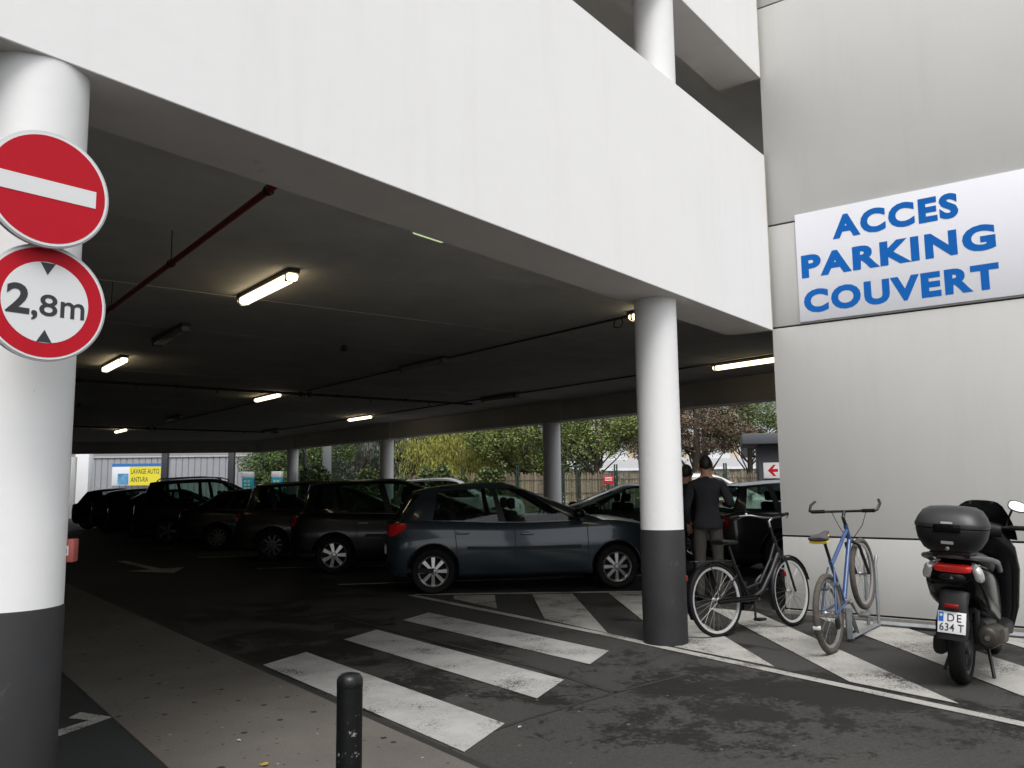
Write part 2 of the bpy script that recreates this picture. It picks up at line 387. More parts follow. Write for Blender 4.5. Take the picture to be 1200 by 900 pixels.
WC = Vector((8.30, 5.84))
for s0, s1 in ((-.31, .23), (.73, 1.27), (1.76, 2.34), (2.70, 3.13), (3.66, 4.24), (4.72, 5.28), (5.7, 6.3), (6.7, 7.3)):
    poly = [NE(s0, 2), NE(s1, 2), NE(s1, 11.46), NE(s0, 11.46)]
    for i in range(len(HL)-1):
        d = (Vector(HL[i+1])-Vector(HL[i])).normalized(); nn = Vector((-d.y, d.x))
        poly = clip(poly, Vector(HL[i])+nn*.056, nn)
    if s0 > 2.3: poly = clip(poly, WC+WN*.16, WN)
    if len(poly) > 2: sheet('hatch_stripe', poly, .0075, hatch_m, marks)
sheet('bay_line', line_strip((6.00, 10.05), NE(2.9, 11.55), .10), .0075, hatch_m, marks)
ang = rad(-28.3); hd = Vector((cos(ang), sin(ang)))
for Y in (11.75, 15.1, 18.5, 21.9, 25.3):
    sheet('bay_line', line_strip((5.75, Y+.12), Vector((5.75, Y+.12))+hd*4.9, .10), .0075, hatch_m, marks)
def arrow(tip, d, L, wd, head):
    tip, d = Vector(tip), Vector(d).normalized(); q = Vector((-d.y, d.x))
    sheet('painted_arrow', [tip, tip-d*head+q*head*.5, tip-d*head+q*wd/2, tip-d*L+q*wd/2, tip-d*L-q*wd/2, tip-d*head-q*wd/2, tip-d*head-q*head*.5], .0125, hatch_m, marks)
arrow((4.35, 15.4), (.03, -1), 3.4, .18, 1.0)
q = [G(a_, b_, .008).xy for a_, b_ in ((131, 840), (94, 834.5), (81, 841), (106, 843.5), (62, 857), (30, 867), (30, 875), (62, 864.5))]
sheet('painted_arrow', q, .0085, hatch_m, marks)

# tar-sealed trench seams and an old patch edge crossing the lane
tar = M('tar_seam', (.020, .020, .0195), .75, var=.3, scale=9)
for seam_px, wd_ in (([(400, 724), (470, 742), (560, 764), (640, 786), (720, 812)], .05), ([(470, 905), (545, 868), (620, 842), (720, 812), (800, 792)], .03)):
    pp = [G(x_, y_).xy for x_, y_ in seam_px]
    for i in range(len(pp)-1): sheet('tar_seam', line_strip(pp[i], pp[i+1]+(pp[i+1]-pp[i]).normalized()*.02, wd_), .0042+.0003*(i % 2), tar, marks)
# ================================================================ CAR PARK BUILDING
TH = rad(15.2); fd = Vector((cos(TH), sin(TH), 0)); fn = Vector((-sin(TH), cos(TH), 0)); FO = Vector((5.60, 5.08, 0))
def FP(s, t, z): return FO+fd*s+fn*t+Vector((0, 0, z))
park = empty('car_park_building', (5.6, 5.08, 0), 0, 'white two-storey car park with round columns and dark underside', 'building')
park.location = (0, 0, 0)
S0, S1 = -13.2, 2.735
def extrude_profile(prof, s0, s1, name, mats, smooth=None, mis=None, segs=1):
    b = MB(); n = len(prof)
    vs = []
    for i in range(segs+1):
        s = lerp(s0, s1, i/segs); vs += [FP(s, t, z) for t, z in prof]
    fs = []; mi = []
    for i in range(segs):
        for k in range(n): fs.append((i*n+k, i*n+(k+1) % n, (i+1)*n+(k+1) % n, (i+1)*n+k)); mi.append(mis[k] if mis else 0)
    fs += [tuple(range(n))[::-1], tuple(segs*n+k for k in range(n))]; mi += [0, 0]
    b.v = [tuple(v) for v in vs]; b.f = fs; b.m = mi
    return b.build(name, mats, park, smooth)
PT = 5.32
# parapet and beam in one casting: outer face white, underside the greyer soffit paint
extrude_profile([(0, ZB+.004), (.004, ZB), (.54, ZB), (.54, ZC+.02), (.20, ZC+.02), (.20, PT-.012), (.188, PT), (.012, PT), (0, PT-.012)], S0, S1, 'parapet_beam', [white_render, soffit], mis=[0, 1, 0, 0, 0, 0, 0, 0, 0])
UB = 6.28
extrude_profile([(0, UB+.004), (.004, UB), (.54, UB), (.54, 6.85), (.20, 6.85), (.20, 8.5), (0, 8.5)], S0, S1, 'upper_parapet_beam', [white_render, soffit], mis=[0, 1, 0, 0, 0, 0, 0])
# sealant strip where the render meets the cladding
sb = MB(); p0 = FP(S1, 0, 0)
sb.prism([tuple(FP(S1+.001, -.004, 0).xy), tuple(FP(S1+.016, -.004, 0).xy), tuple(FP(S1+.016, .1, 0).xy), tuple(FP(S1+.001, .1, 0).xy)], ZB-.002, PT)
sb.prism([tuple(FP(S1+.001, -.004, 0).xy), tuple(FP(S1+.016, -.004, 0).xy), tuple(FP(S1+.016, .1, 0).xy), tuple(FP(S1+.001, .1, 0).xy)], UB, 8.5)
sb.build('sealant_strip', M('sealant', (.40, .36, .28), .8, var=.3, scale=5), park)

XB, XL = 15.05, -7.0
EA = Vector((15.2, 40.1)); ED = Vector((-.83, .557)).normalized()
def inside(poly):
    f0 = FP(0, .30, 0).xy
    poly = clip(poly, f0, fn.xy); poly = clip(poly, Vector((XB+.3, 0)), Vector((-1, 0)))
    return clip(poly, EA, Vector((-ED.y, ED.x)) if Vector((-ED.y, ED.x)).y < 0 else Vector((ED.y, -ED.x)))
# hollow-core planks with a pale filled joint between them
Y = 7.45-2.48*4; k = 0
while Y < 58:
    poly = inside([Vector((XL, Y+.012)), Vector((XB+.4, Y+.012)), Vector((XB+.4, Y+2.468)), Vector((XL, Y+2.468))])
    if len(poly) > 2: MB().prism(poly, ZC+.003*(k % 3 == 1), ZC+.2).build('ceiling_plank', ceil_con, park)
    Y += 2.48; k += 1
big = inside([Vector((XL, -6)), Vector((XB+.4, -6)), Vector((XB+.4, 58)), Vector((XL, 58))])
MB().prism(big, ZC+.014, ZC+.30).build('floor_slab', ceil_joint, park)
MB().prism(big, 6.86, 7.1).build('upper_slab', beam_con, park)
def beam(a, c, wd, z0, z1, name='beam', mat=beam_con):
    return MB().prism([tuple(p) for p in line_strip(a, c, wd)], z0, z1).build(name, mat, park)
beam((XB+.25, 2.2), (XB+.25, 40.3), .50, ZB, ZC+.005, 'edge_beam')
e0 = Vector((XB+.4, 40.1)); beam(e0, e0+ED*26, .45, ZB, ZC+.005, 'edge_beam')
beam((XB+.25, 2.2), (XB+.25, 40.3), .2, ZC+.31, 5.2, 'edge_parapet', white_render); beam(e0, e0+ED*26, .2, ZC+.31, 5.2, 'edge_parapet', white_render)
# unseen wall added on the left to darken the car park inside
MB().box((XL-.2, -1, 0), (XL, 55, 8.5)).build('added_shade_wall', beam_con, park)
def column(x, y, r, z0, z1, band=1.03):
    c = MB().lathe([(r, z0+(band if band else 0)), (r, z1)], 40, Matrix.Translation((x, y, 0))).build('column', white_paint, park, 40)
    if band: MB().lathe([(r+.004, z0), (r+.0045, z0+band-.006), (r+.001, z0+band+.001)], 40, Matrix.Translation((x, y, 0))).build('base_band', band_paint, c, 40)
    return c
CC = FP(.43, .30, 0); column(CC.x, CC.y, .20, 0, ZB+.01)
LCs = None
# left column: silhouette against the photo's right edge at x=77
for i in range(400):
    p = FP(-5.9+i*.01, .205, 1.6); v = p-CAM; side = rt.xy.normalized()*.2
    q = v+Vector((side.x, side.y, 0)); X = 600+FOC*q.dot(rt)/q.dot(fw)
    if X > 76: LCs = p; break
LC = LCs.copy(); column(LC.x, LC.y, .20, 0, ZB+.006, 1.0)
UC = FP(.43, .22, 0); column(UC.x, UC.y, .20, ZC+.31, UB+.01, 0)
for x, y in ((XB+.25, 8.9), (XB+.25, 18.2), (XB+.25, 27.7), (XB+.25, 36.4)): column(x, y, .25, 0, ZB+.01, 0)
pe = D(85, 540, 44.5); column(pe.x, pe.y, .22, 0, ZB+.01, 0)
# short haunches where the columns take the edge beam
for y in (18.2, 27.7, 36.4):
    MB().box((XB-.06, y-.75, ZB-.015), (XB+.4, y+.75, ZC-.004)).build('beam_haunch', beam_con, park)

# ================================================================ CLAD STAIR TOWER (right)
tower = empty('clad_tower', (0, 0, 0), 0, 'grey metal-panel clad tower wall carrying the blue-lettered sign', 'building')
def WP(s, o, z): return Vector((WC.x+WD.x*s+WN.x*o, WC.y+WD.y*s+WN.y*o, z))
def wbox(s0, s1, o0, o1, z0, z1, name, mat, parent, bev=0):
    F4 = frame(WP(0, 0, 0), (WD.x, WD.y, 0), (WN.x, WN.y, 0))
    # local x along wall, y outward, z = x cross y (down or up)
    sg = 1 if F4.to_3x3().col[2].z > 0 else -1
    b = MB().box((s0, o0, min(sg*z0, sg*z1)), (s1, o1, max(sg*z0, sg*z1)), 0, F4, bev)
    return b.build(name, mat, parent, 40 if bev else None)
wbox(.012, 9.5, -3.5, -.03, .02, 8.5, 'core_wall', joint_and_shade, tower)
zs = [.045, .85, 3.235, 4.46, 7.20, 8.6]
for zi in range(5):
    for s0, s1 in ((0, 3.4), (3.4, 6.8), (6.8, 9.5)):
        wbox(s0+(.005 if s0 else 0), s1-.005, -.028, .002*((zi+int(s0)) % 2), zs[zi]+.010, zs[zi+1]-.010, 'wall_panel', panel_grey, tower, .004)
wbox(0.0, 9.5, -.2, .05, .0, .036, 'plinth', M('plinth_concrete', (.22, .215, .2), .9, var=.2, scale=5), tower)
# end return of the cladding; dark colour stands in for the car park's shade
wbox(-.006, .006, -3.5, -.029, .03, 8.5, 'corner_return', joint_and_shade, tower)

# ================================================================ SIGNS
sign = empty('access_sign', WP(1.6, .03, 3.9), 0, 'large white sign with blue letters ACCES PARKING COUVERT on grey wall', 'sign')
def at_wall(s, z, o): return WP(s, o, z)
def fixed(o, root):
    o.matrix_parent_inverse = root.matrix_world.inverted(); return o
bpy.context.view_layer.update()
sw = M('sign_white', (.72, .73, .78), .35, var=.012, scale=2)
blue = M('sign_blue', (.005, .115, .43), .6, spec=.12, var=.04, scale=20)
def wall_uv(px, py):
    p = PL(px, py, (WC.x+WN.x*.02, WC.y+WN.y*.02, 0), Vector((WN.x, WN.y, 0))); return (p.xy-WC).dot(WD), p.z
sL, zT = wall_uv(931, 252); _, zBt = wall_uv(937, 378)
pn = wbox(sL, sL+2.95, .006, .022, 3.262, 4.525, 'sign_panel', sw, None, .003); pn.parent = sign; pn.matrix_parent_inverse = Matrix.Translation(sign.location).inverted()
for body, a, c in (('ACCES', (976, 281), (1124, 255.5)), ('PARKING', (940, 327), (1168, 293.5)), ('COUVERT', (943, 368), (1173, 343))):
    u0, z0 = wall_uv(*a); u1, _ = wall_uv(*c)
    hh = .272
    t = text_mesh(body, blue, 'lettering', sign, u1-u0, hh, frame(WP(u0, .0245, z0), (WD.x, WD.y, 0), (0, 0, 1)), bold=.050, spacing=1.17)
    t.matrix_parent_inverse = Matrix.Translation(sign.location).inverted()
# round signs on the left column
alu = M('sign_aluminium', (.50, .51, .52), .45, metal=.3)
sred = M('sign_red', (.46, .010, .022), .55, spec=.15, var=.05, scale=12); swh = M('sign_face_white', (.70, .71, .72), .4); sblk = M('sign_black', (.025, .027, .034), .5)
def disc(r, n=64): return [(r*cos(2*pi*k/n), r*sin(2*pi*k/n)) for k in range(n)]
def ring(b, r0, r1, z, mi, n=64):
    vs = [(r0*cos(2*pi*k/n), r0*sin(2*pi*k/n), z) for k in range(n)]+[(r1*cos(2*pi*k/n), r1*sin(2*pi*k/n), z) for k in range(n)]
    b.add(vs, [(k, (k+1) % n, n+(k+1) % n, n+k) for k in range(n)], mi)
def round_sign(name, label, px, py, dep, face):
    c = D(px, py, dep); az = Vector((sin(rad(12.5)), -cos(rad(12.5)), 0)); xr = Vector((-az.y, az.x, 0))
    root = empty(name, c, 0, label, 'road sign', None); root.matrix_world = frame(c, xr, (0, 0, 1))
    r = .212
    MB().lathe([(r-.012, -.03), (r, -.028), (r+.003, -.01), (r+.003, -.002), (r-.004, 0), (0, 0)], 64).build('back_plate', alu, root, 30)
    face(root, r)
    MB().box((-.025, -.16, -.07), (.025, .16, -.03)).build('bracket', grey_metal, root)
    return root
def no_entry(root, r):
    b = MB(); ring(b, r-.014, r-.004, .0015, 0); b.build('white_rim', swh, root)
    MB().prism(disc(r-.0135), .0008, .0022).build('red_disc', sred, root)
    MB().box((-.165, -.032, .0023), (.165, .032, .0035)).build('white_bar', swh, root)
def height_limit(root, r):
    b = MB(); ring(b, r-.012, r-.004, .0015, 0); b.build('white_rim', swh, root)
    MB().prism(disc(r-.0115), .0008, .0022).build('red_ring', sred, root)
    MB().prism(disc(r*.70), .0023, .0032).build('white_face', swh, root)
    for s in (1, -1):
        t = MB().prism([(-.026, s*r*.688), (.026, s*r*.688), (0, s*(r*.688-.045))], .0034, .0042); t.build('triangle', sblk, root)
    # "2" larger than ",8m", as on the plate
    text_mesh('2', sblk, 'numeral', root, .078, .108, frame((-.132, -.052, .0044), (1, 0, 0), (0, 1, 0)), bold=.028)
    text_mesh(',', sblk, 'numeral', root, .021, .036, frame((-.048, -.070, .0044), (1, 0, 0), (0, 1, 0)), bold=.02)
    text_mesh('8', sblk, 'numeral', root, .062, .080, frame((-.022, -.050, .0044), (1, 0, 0), (0, 1, 0)), bold=.012)
    text_mesh('m', sblk, 'numeral', root, .085, .060, frame((.050, -.048, .0044), (1, 0, 0), (0, 1, 0)), bold=.012)
dS = (LC-CAM).dot(fw)-.33
round_sign('no_entry_sign', 'round red no-entry sign with white bar on the white column', 57.5, 222, dS, no_entry)
round_sign('height_limit_sign', 'round red-ringed 2,8m height limit sign below the no-entry sign', 53.5, 354.5, dS, height_limit)
# fire call point on the flank of that column
cp = empty('fire_call_point', (0, 0, 0), 0, 'small pinkish-red fire call box with white sticker on the signposted column', 'alarm box')
pc = D(80, 645, (LC-CAM).dot(fw)+.06); cp.location = pc
MB().box((-.030, -.03, -.046), (.030, .03, .046), bev=.006).build('case', M('faded_red', (.36, .085, .07), .45, var=.06, scale=20), cp, 40)
MB().box((-.012, -.0325, -.018), (.012, -.0305, .020)).build('sticker', swh, cp)
MB().box((-.006, -.0342, -.010), (.006, -.0330, .008)).build('pictogram', M('sticker_grey', (.25, .25, .27), .5), cp)
MB().box((-.07, .0, -.02), (-.03, .02, .02)).build('wall_mount', grey_metal, cp)
cp.rotation_euler = (0, 0, -YAW+rad(8))
# ================================================================ CEILING FITTINGS
tube_on = emit('lamp_lit', (1.0, .84, .52), 2.2)
tube_off = M('lamp_unlit', (.30, .30, .29), .35)
fit_grey = M('fitting_grey', (.085, .083, .08), .6)
def strip_light(lit):
    r = empty('strip_light', (0, 0, 0))
    MB().box((-.065, -.79, -.045), (.065, .79, 0), bev=.01).build('housing', fit_grey, r, 40)
    MB().loft([(-.76, -.075, 0, .030, .055, 2.6), (-.74, -.08, 0, .045, .06, 3), (.74, -.08, 0, .045, .06, 3), (.76, -.075, 0, .030, .055, 2.6)], 'y', 16).build('diffuser', tube_on if lit else tube_off, r, 60)
    for s in (-1, 1): MB().box((-.068, s*.70-.012, -.128), (.068, s*.70+.012, .002)).build('clip', fit_grey, r)
    return r
def place(proto, used, x, y, z, rz, label, cat, group=None):
    o = proto if not used else copy_tree(proto); o.location = (x, y, z); o.rotation_euler = (0, 0, rz); return tag(o, label, cat, group)
lit = [(3.45, 9.05, 'lit strip light over the pavement, first one behind the front beam'), (3.40, 16.15, 'lit strip light over the aisle, second in the row above the pavement'),
       (8.04, 7.1, 'lit strip light half hidden behind the white front column'), (7.75, 20.1, 'lit strip light in the middle row just past the cross pipe'),
       (12.63, 24.7, 'lit strip light near the back edge beam beyond the cross pipe'), (13.0, 9.75, 'lit strip light cut off by the grey clad wall'), (7.55, 34.3, 'small lit strip light at the far end by the last cross pipe')]
P = strip_light(True)
for i, (x, y, l) in enumerate(lit): place(P, i > 0, x, y, ZC-.002, 0, l, 'ceiling light', 'lit strip lights')
off = [(3.40, 12.65, 'unlit strip light between the two lit ones above the pavement'), (8.03, 13.2, 'unlit strip light in the middle row before the cross pipe'), (12.75, 17.2, 'unlit strip light close to the back edge beam, nearer than the cross pipe'),
       (7.6, 27.5, 'unlit strip light in the middle row beyond the first cross pipe'), (12.5, 32.0, 'unlit strip light near the corner of the far edge beams')]
P = strip_light(False)
for i, (x, y, l) in enumerate(off): place(P, i > 0, x, y, ZC-.002, 0, l, 'ceiling light', 'unlit strip lights')
# emergency luminaire tucked behind the front beam
em = FP(-2.35, .64, ZC-.002); er = empty('emergency_light', em, TH, 'short greenish emergency light behind the front beam soffit', 'emergency light')
MB().box((-.17, -.055, -.04), (.17, .055, 0)).build('housing', white_plastic, er)
MB().box((-.155, -.05, -.50), (.155, .05, -.43), bev=.015).build('diffuser', emit('lamp_green', (.60, .78, .42), .45), er, 40)
for s in (-.1, .1): MB().tube([(s, 0, -.44), (s, 0, -.03)], .006, 6).build('drop_rod', fit_grey, er)

red_pipe_m = M('red_pipe', (.17, .022, .018), .45, var=.2, scale=7); pipe_m = M('dark_pipe', (.045, .043, .041), .55, var=.2, scale=7)
def pipe(name, pts, r, mat, label, hang=None, group=None):
    root = empty(name, pts[0], 0, label, 'pipe', group); o = Vector(pts[0])
    MB().tube([Vector(p)-o for p in pts], r, 10).build('pipe_run', mat, root, 50)
    if hang:
        step = hang; a, c = Vector(pts[0]), Vector(pts[-1]); L = (c-a).length; d = (c-a)/L; t = .6
        while t < L:
            p = a+d*t-o
            MB().tube([p+Vector((0, 0, r)), Vector((p.x, p.y, ZC-o.z+.01))], .005, 6).build('hanger_rod', black_metal, root)
            MB().lathe([(r+.004, -.012), (r+.011, -.012), (r+.011, .012), (r+.004, .012)], 12, Matrix.Translation(p) @ d.to_track_quat('Z', 'Y').to_matrix().to_4x4(), closed=True).build('pipe_clamp', black_metal, root)
            t += step
    return root
pipe('sprinkler_pipe', [(2.04, 4.75, 3.45), (2.04, 31.5, 3.45)], .026, red_pipe_m, 'dark red sprinkler pipe running back above the pavement', 2.3)
def cross_pipe(y, label):
    r = pipe('sprinkler_pipe', [(-3, y, 3.66), (13.0, y+.1, 3.66)], .030, pipe_m, label, 1.9)
    for x in (4.4, 6.1, 8.15, 9.9, 11.6): MB().lathe([(.006, 0), (.02, .02), (.012, .05), (.012, .09)], 10, Matrix.Translation((x+3, .06, -.10))).build('sprinkler_head', pipe_m, r, 40)
    for dx in (0, .22): MB().lathe([(.028, 0), (.055, .02), (.055, .10), (.028, .12)], 12, Matrix.Translation((11.05+dx, .05, -.06))).build('coupling', pipe_m, r, 40)
cross_pipe(18.7, 'dark sprinkler pipe crossing the ceiling by the middle lit strip light'); cross_pipe(32.3, 'dark sprinkler pipe crossing the ceiling near the far edge beam')
for x, y0, y1, l in ((8.14, 6.4, 33.0, 'thin cable conduit along the middle row of strip lights'), (12.8, 5.5, 33.0, 'thin cable conduit along the row of lights by the back beam')):
    pipe('cable_conduit', [(x, y0, ZC-.022), (x, y1, ZC-.022)], .016, pipe_m, l, None)
# loop of flex at the lamp behind the front column, and branch lines near the middle
pts = [(8.0+.05*sin(t*1.2), 8.0+.16*t/6+0, ZC-.05-.14*sin(pi*t/6)) for t in range(7)]
fl = MB().tube([Vector(p)-Vector(pts[0]) for p in pts], .008, 6).build('cable_loop', black_rubber, None, 50); fl.location = pts[0]; tag(fl, 'short black cable loop hanging beside the half-hidden lit light', 'cable')
for i, (x, y, l) in enumerate(((6.05, 12.4, 'small dark sprinkler head alone on the ceiling between light rows'), (4.35, 24.5, 'small dark detector on the ceiling beyond the first cross pipe'))):
    o = MB().lathe([(0, -.10), (.05, -.09), (.055, -.05), (.03, -.03), (.03, 0)], 14).build('smoke_detector', pipe_m, None, 40); o.location = (x, y, ZC-.001); tag(o, l, 'detector')
# rainwater pipes outside the back columns
for (x, y), l in (((XB+.62, 18.35), 'dark rainwater downpipe behind the back column nearest the fence signs'), ((XB+.92, 36.6), 'dark rainwater downpipe with elbow beside the far corner column')):
    r = empty('downpipe', (x, y, 0), 0, l, 'downpipe')
    MB().tube([(0, 0, .05), (0, 0, 3.0), (-.12, 0, 3.25), (-.3, 0, 3.4)], .075, 12).build('pipe_run', M('downpipe_grey', (.05, .052, .055), .5), r, 50)
    for z in (.8, 2.2): MB().lathe([(.08, z), (.09, z), (.09, z+.05), (.08, z+.05)], 12, closed=True).build('pipe_collar', M('downpipe_grey', (.05, .052, .055), .5), r)
# upper deck fittings seen between the parapets
uf = empty('strip_light', FP(1.3, 2.6, 6.855), TH+rad(75), 'unlit strip light on the upper deck ceiling behind the upper column', 'ceiling light')
MB().box((-.065, -.79, -.045), (.065, .79, 0), bev=.01).build('housing', fit_grey, uf, 40); MB().loft([(-.76, -.075, 0, .030, .055, 2.6), (.76, -.075, 0, .030, .055, 2.6)], 'y', 16).build('diffuser', tube_off, uf, 60)

# ================================================================ BOLLARD
bp_ = D(410, 795, 2.93); bo = empty('bollard', (bp_.x, bp_.y, .012), 0, 'black metal bollard with chipped paint standing on the pavement edge', 'bollard')
hB = bp_.z+.006
chip = M('bollard_paint', (.0055, .006, .0065), .35, spec=.35, var=.2, scale=6, bump=.10, bscale=60, dirt=(.22, .225, .23), dscale=9, dlo=.60, dhi=.615)
r_ = .0445
MB().lathe([(r_, .0), (r_, hB-.045)], 36).build('post', chip, bo, 40)
MB().lathe([(r_, hB-.0445), (r_+.0006, hB-.041), (r_+.0006, hB-.033), (r_, hB-.02), (r_-.010, hB-.004), (r_-.024, hB), (0, hB+.001)], 36).build('cap', chip, bo, 50)
MB().lathe([(r_+.02, -.012), (r_+.018, .006), (r_+.001, .012)], 36).build('base_collar', chip, bo, 50)
# leaf and litter on the pavement
def leaf(x, y, s, rz, mat, label, cat, name='fallen_leaf'):
    b = MB(); n = 10; vs = []
    for k in range(n):
        t = 2*pi*k/n; rr = s*(.55+.45*abs(cos(t*1.5)))
        vs.append((rr*cos(t), rr*.7*sin(t), .004+.007*abs(sin(t*2.0))))
    b.add(vs+[(0, 0, .003)]+[(v[0], v[1], v[2]-.0015) for v in vs]+[(0, 0, .0015)], [(k, (k+1) % n, n) for k in range(n)]+[((k+1) % n+n+1, k+n+1, 2*n+1) for k in range(n)])
    o = b.build(name, mat); o.location = (x, y, .0125); o.rotation_euler = (0, 0, rz); tag(o, label, cat)
p = G(310, 897, .012); leaf(p.x, p.y, .035, .6, M('yellow_leaf', (.34, .24, .055), .7, var=.3, scale=30), 'yellow fallen leaf on the beige pavement near the bollard', 'leaf')
p = G(280, 869, .012); leaf(p.x, p.y, .018, 1.9, M('paper_scrap', (.5, .5, .48), .7), 'small white paper scrap on the beige pavement', 'litter', 'paper_scrap')
p = G(609, 853, .012); leaf(p.x, p.y, .016, .3, M('paper_scrap', (.5, .5, .48), .7), 'tiny white paper scrap beside the first zebra stripe end', 'litter', 'paper_scrap')
# ================================================================ CARS
def car_paint(name, col, metal=.35, rough=.32):
    return M(name, col, rough, metal=metal, coat=.6 if max(col) > .02 else .3, var=.03, scale=3)
alloy_shaded = M('alloy_shaded', (.10, .10, .10), .45, metal=.6)  # darker alloy copy; the shade deep in the row is in its colour
def make_wheel(r, rim_style, parent, x, y, side, rimm=None):
    # side -1 = right flank. wheel (rim with spokes) > tyre
    T = Matrix.Rotation(-pi/2*side, 4, 'X')      # local +z points outboard
    b = MB(); rr = r*.70
    b.lathe([(rr, -.09), (rr, .075), (rr-.010, .083), (rr-.024, .074), (rr-.03, .0), (rr-.035, -.08)], 32, T, 0, closed=True)
    b.lathe([(rr-.03, .0), (.0, .0)], 32, T, 1)
    b.lathe([(0, .085), (.03, .083), (.05, .06), (.052, .01)], 20, T, 0)
    ns, w0, w1 = {'eight': (8, .017, .026), 'ten': (10, .013, .024), 'seven': (7, .020, .033), 'five': (5, .028, .045)}[rim_style]
    for k in range(ns):
        A = T @ Matrix.Rotation(2*pi*k/ns, 4, 'Z')
        vs = [A @ Vector(p) for p in ((.035, -w0, .066), (rr-.022, -w1, .055), (rr-.022, w1, .055), (.035, w0, .066), (.035, -w0*1.2, .03), (rr-.018, -w1*1.15, .02), (rr-.018, w1*1.15, .02), (.035, w0*1.2, .03))]
        b.add(vs, [(0, 1, 2, 3), (0, 4, 5, 1), (1, 5, 6, 2), (2, 6, 7, 3), (3, 7, 4, 0)], 0)
    wl = b.build('wheel', [rimm or alloy, dark_int], parent, 40); wl.location = (x, y, r)
    MB().lathe([(rr, -.095), (rr+.01, -.10), (r-.03, -.105), (r-.006, -.085), (r, -.06), (r, .06), (r-.006, .085), (r-.03, .105), (rr+.01, .10), (rr, .09)], 40, T, closed=True).build('tyre', black_rubber, wl, 40)
def make_car(name, P, paint, label, loc, head, style='eight', cat='car', roofbars=False, trim=None, glassm=None, rimm=None):
    root = empty(name, (loc[0], loc[1], 0), head, label, cat)
    L, Wd, H, wb, fo, r = P['L'], P['W']/2, P['H'], P['wb'], P['fo'], P['r']
    xr, xf = -(L-fo-wb), wb+fo                      # rear and front ends; rear axle at x=0
    xs = [xr, xr+.05, xr+.25, xr+.7, 0.5*wb, xf-.9, xf-.45, xf-.15, xf]
    ws = [Wd*.80, Wd*.89, Wd*.96, Wd, Wd, Wd*.99, Wd*.94, Wd*.80, Wd*.62]
    zl = [.36, .24, .20, .19, .19, .19, .19, .21, .30]
    bz = P['belt']                                  # beltline heights at: rear, mid, cowl, nose
    zb_x = [xr, xr+.3, .5*wb, P['cowl'], xf-.35, xf-.08, xf]; zb_y = [bz[0]-.06, bz[0], bz[1], bz[2], bz[3]+.05, bz[3]-.10, bz[3]-.24]
    def half(x):
        wd, z0, z1 = interp(xs, ws, x), interp(xs, zl, x), interp(zb_x, zb_y, x)
        h = z1-z0
        return [(0, z0), (wd*.80, z0), (wd*.945, z0+.035), (wd*.975, z0+.12*h), (wd*.985, z0+.30*h), (wd, z0+.50*h), (wd*.995, z0+.66*h), (wd*.975, z0+.72*h), (wd*.962, z0+.84*h), (wd*.93, z0+.96*h), (wd*.89, z1), (wd*.45, z1+.035*min(1, max(0, (x-P['cowl']+.2)/.2))), (0, z1+.05*min(1, max(0, (x-P['cowl']+.2)/.2)))]
    def side(x, f):      # outer flank at height fraction f between sill and belt
        hs_ = half(x)[2:11]; z0, z1 = hs_[0][1], hs_[-1][1]; z = lerp(z0, z1, f)
        for a, c in zip(hs_, hs_[1:]):
            if a[1] <= z <= c[1]+1e-6: return lerp(a[0], c[0], (z-a[1])/max(1e-6, c[1]-a[1])), z
        return hs_[-1]
    N = 46; st = [lerp(xr, xf, .5-.5*cos(pi*i/(N-1))) if i in (0, N-1) else lerp(xr, xf, i/(N-1)) for i in range(N)]
    b = MB(); rings = []
    for x in st:
        h = half(x); ring_ = [(x, -y, z) for y, z in h]+[(x, y, z) for y, z in h[::-1][1:-1]]; rings.append(ring_)
    n = len(rings[0]); vs = [p for rg in rings for p in rg]; fs = []; mi = []
    for i in range(N-1):
        xm = (st[i]+st[i+1])/2
        for k in range(n):
            fs.append((i*n+k, (i+1)*n+k, (i+1)*n+(k+1) % n, i*n+(k+1) % n))
            deck = k in (10, 11, 12, 13) and P['rdeck'] < xm < P['cowl']-.02
            mi.append(1 if deck or k in (0, n-1) else 0)
    fs += [tuple(range(n)), tuple((N-1)*n+k for k in range(n))[::-1]]; mi += [0, 0]
    b.v, b.f, b.m = vs, fs, mi
    body = b.build('body', [paint, dark_int], root)
    for x in (0, wb):
        for s in (-1, 1):
            c = MB().lathe([(r+.055, -.30), (r+.055, .30)], 36, Matrix.Translation((x, s*(Wd), r+.01)) @ Matrix.Rotation(pi/2, 4, 'X'), 1)
            cm = c.mesh('arch_cutter', [paint, dark_int]); co = link('arch_cutter', cm)
            md = body.modifiers.new('arch', 'BOOLEAN'); md.operation = 'DIFFERENCE'; md.solver = 'EXACT'; md.object = co; md.material_mode = 'INDEX'
            co.parent = root
    bpy.context.view_layer.update()
    baked(body)
    for o in [o for o in root.children if o.name.startswith('arch_cutter')]: bpy.data.objects.remove(o)
    body.data.polygons.foreach_set('use_smooth', [True]*len(body.data.polygons)); body.data.set_sharp_from_angle(angle=rad(32))
    # arch lips
    for x in (0, wb):
        for s in (-1, 1):
            pts = []
            for k in range(15):
                t = lerp(rad(-12), rad(192), k/14); px, pz = x+(r+.058)*cos(t), r+.01+(r+.058)*sin(t)
                if pz < .22: continue
                h0, h1 = half(px)[2][1], half(px)[10][1]; f = min(.98, max(.0, (pz-h0)/(h1-h0))); pts.append((px, s*(side(px, f)[0]-.002), pz))
            MB().tube(pts, .011, 6).build('arch_lip', paint if not trim else trim, root, 60)
    # ------- greenhouse
    gh = P['gh']        # list of (xbelt, xroof, v) columns: rear edge ... front edge ; see below
    rx0, rx1, ry, rz = P['roof']        # roof rear x, roof front x, rail half width, [rail z rear, mid, front]
    bx0, bx1 = P['rdeck'], P['cowl']
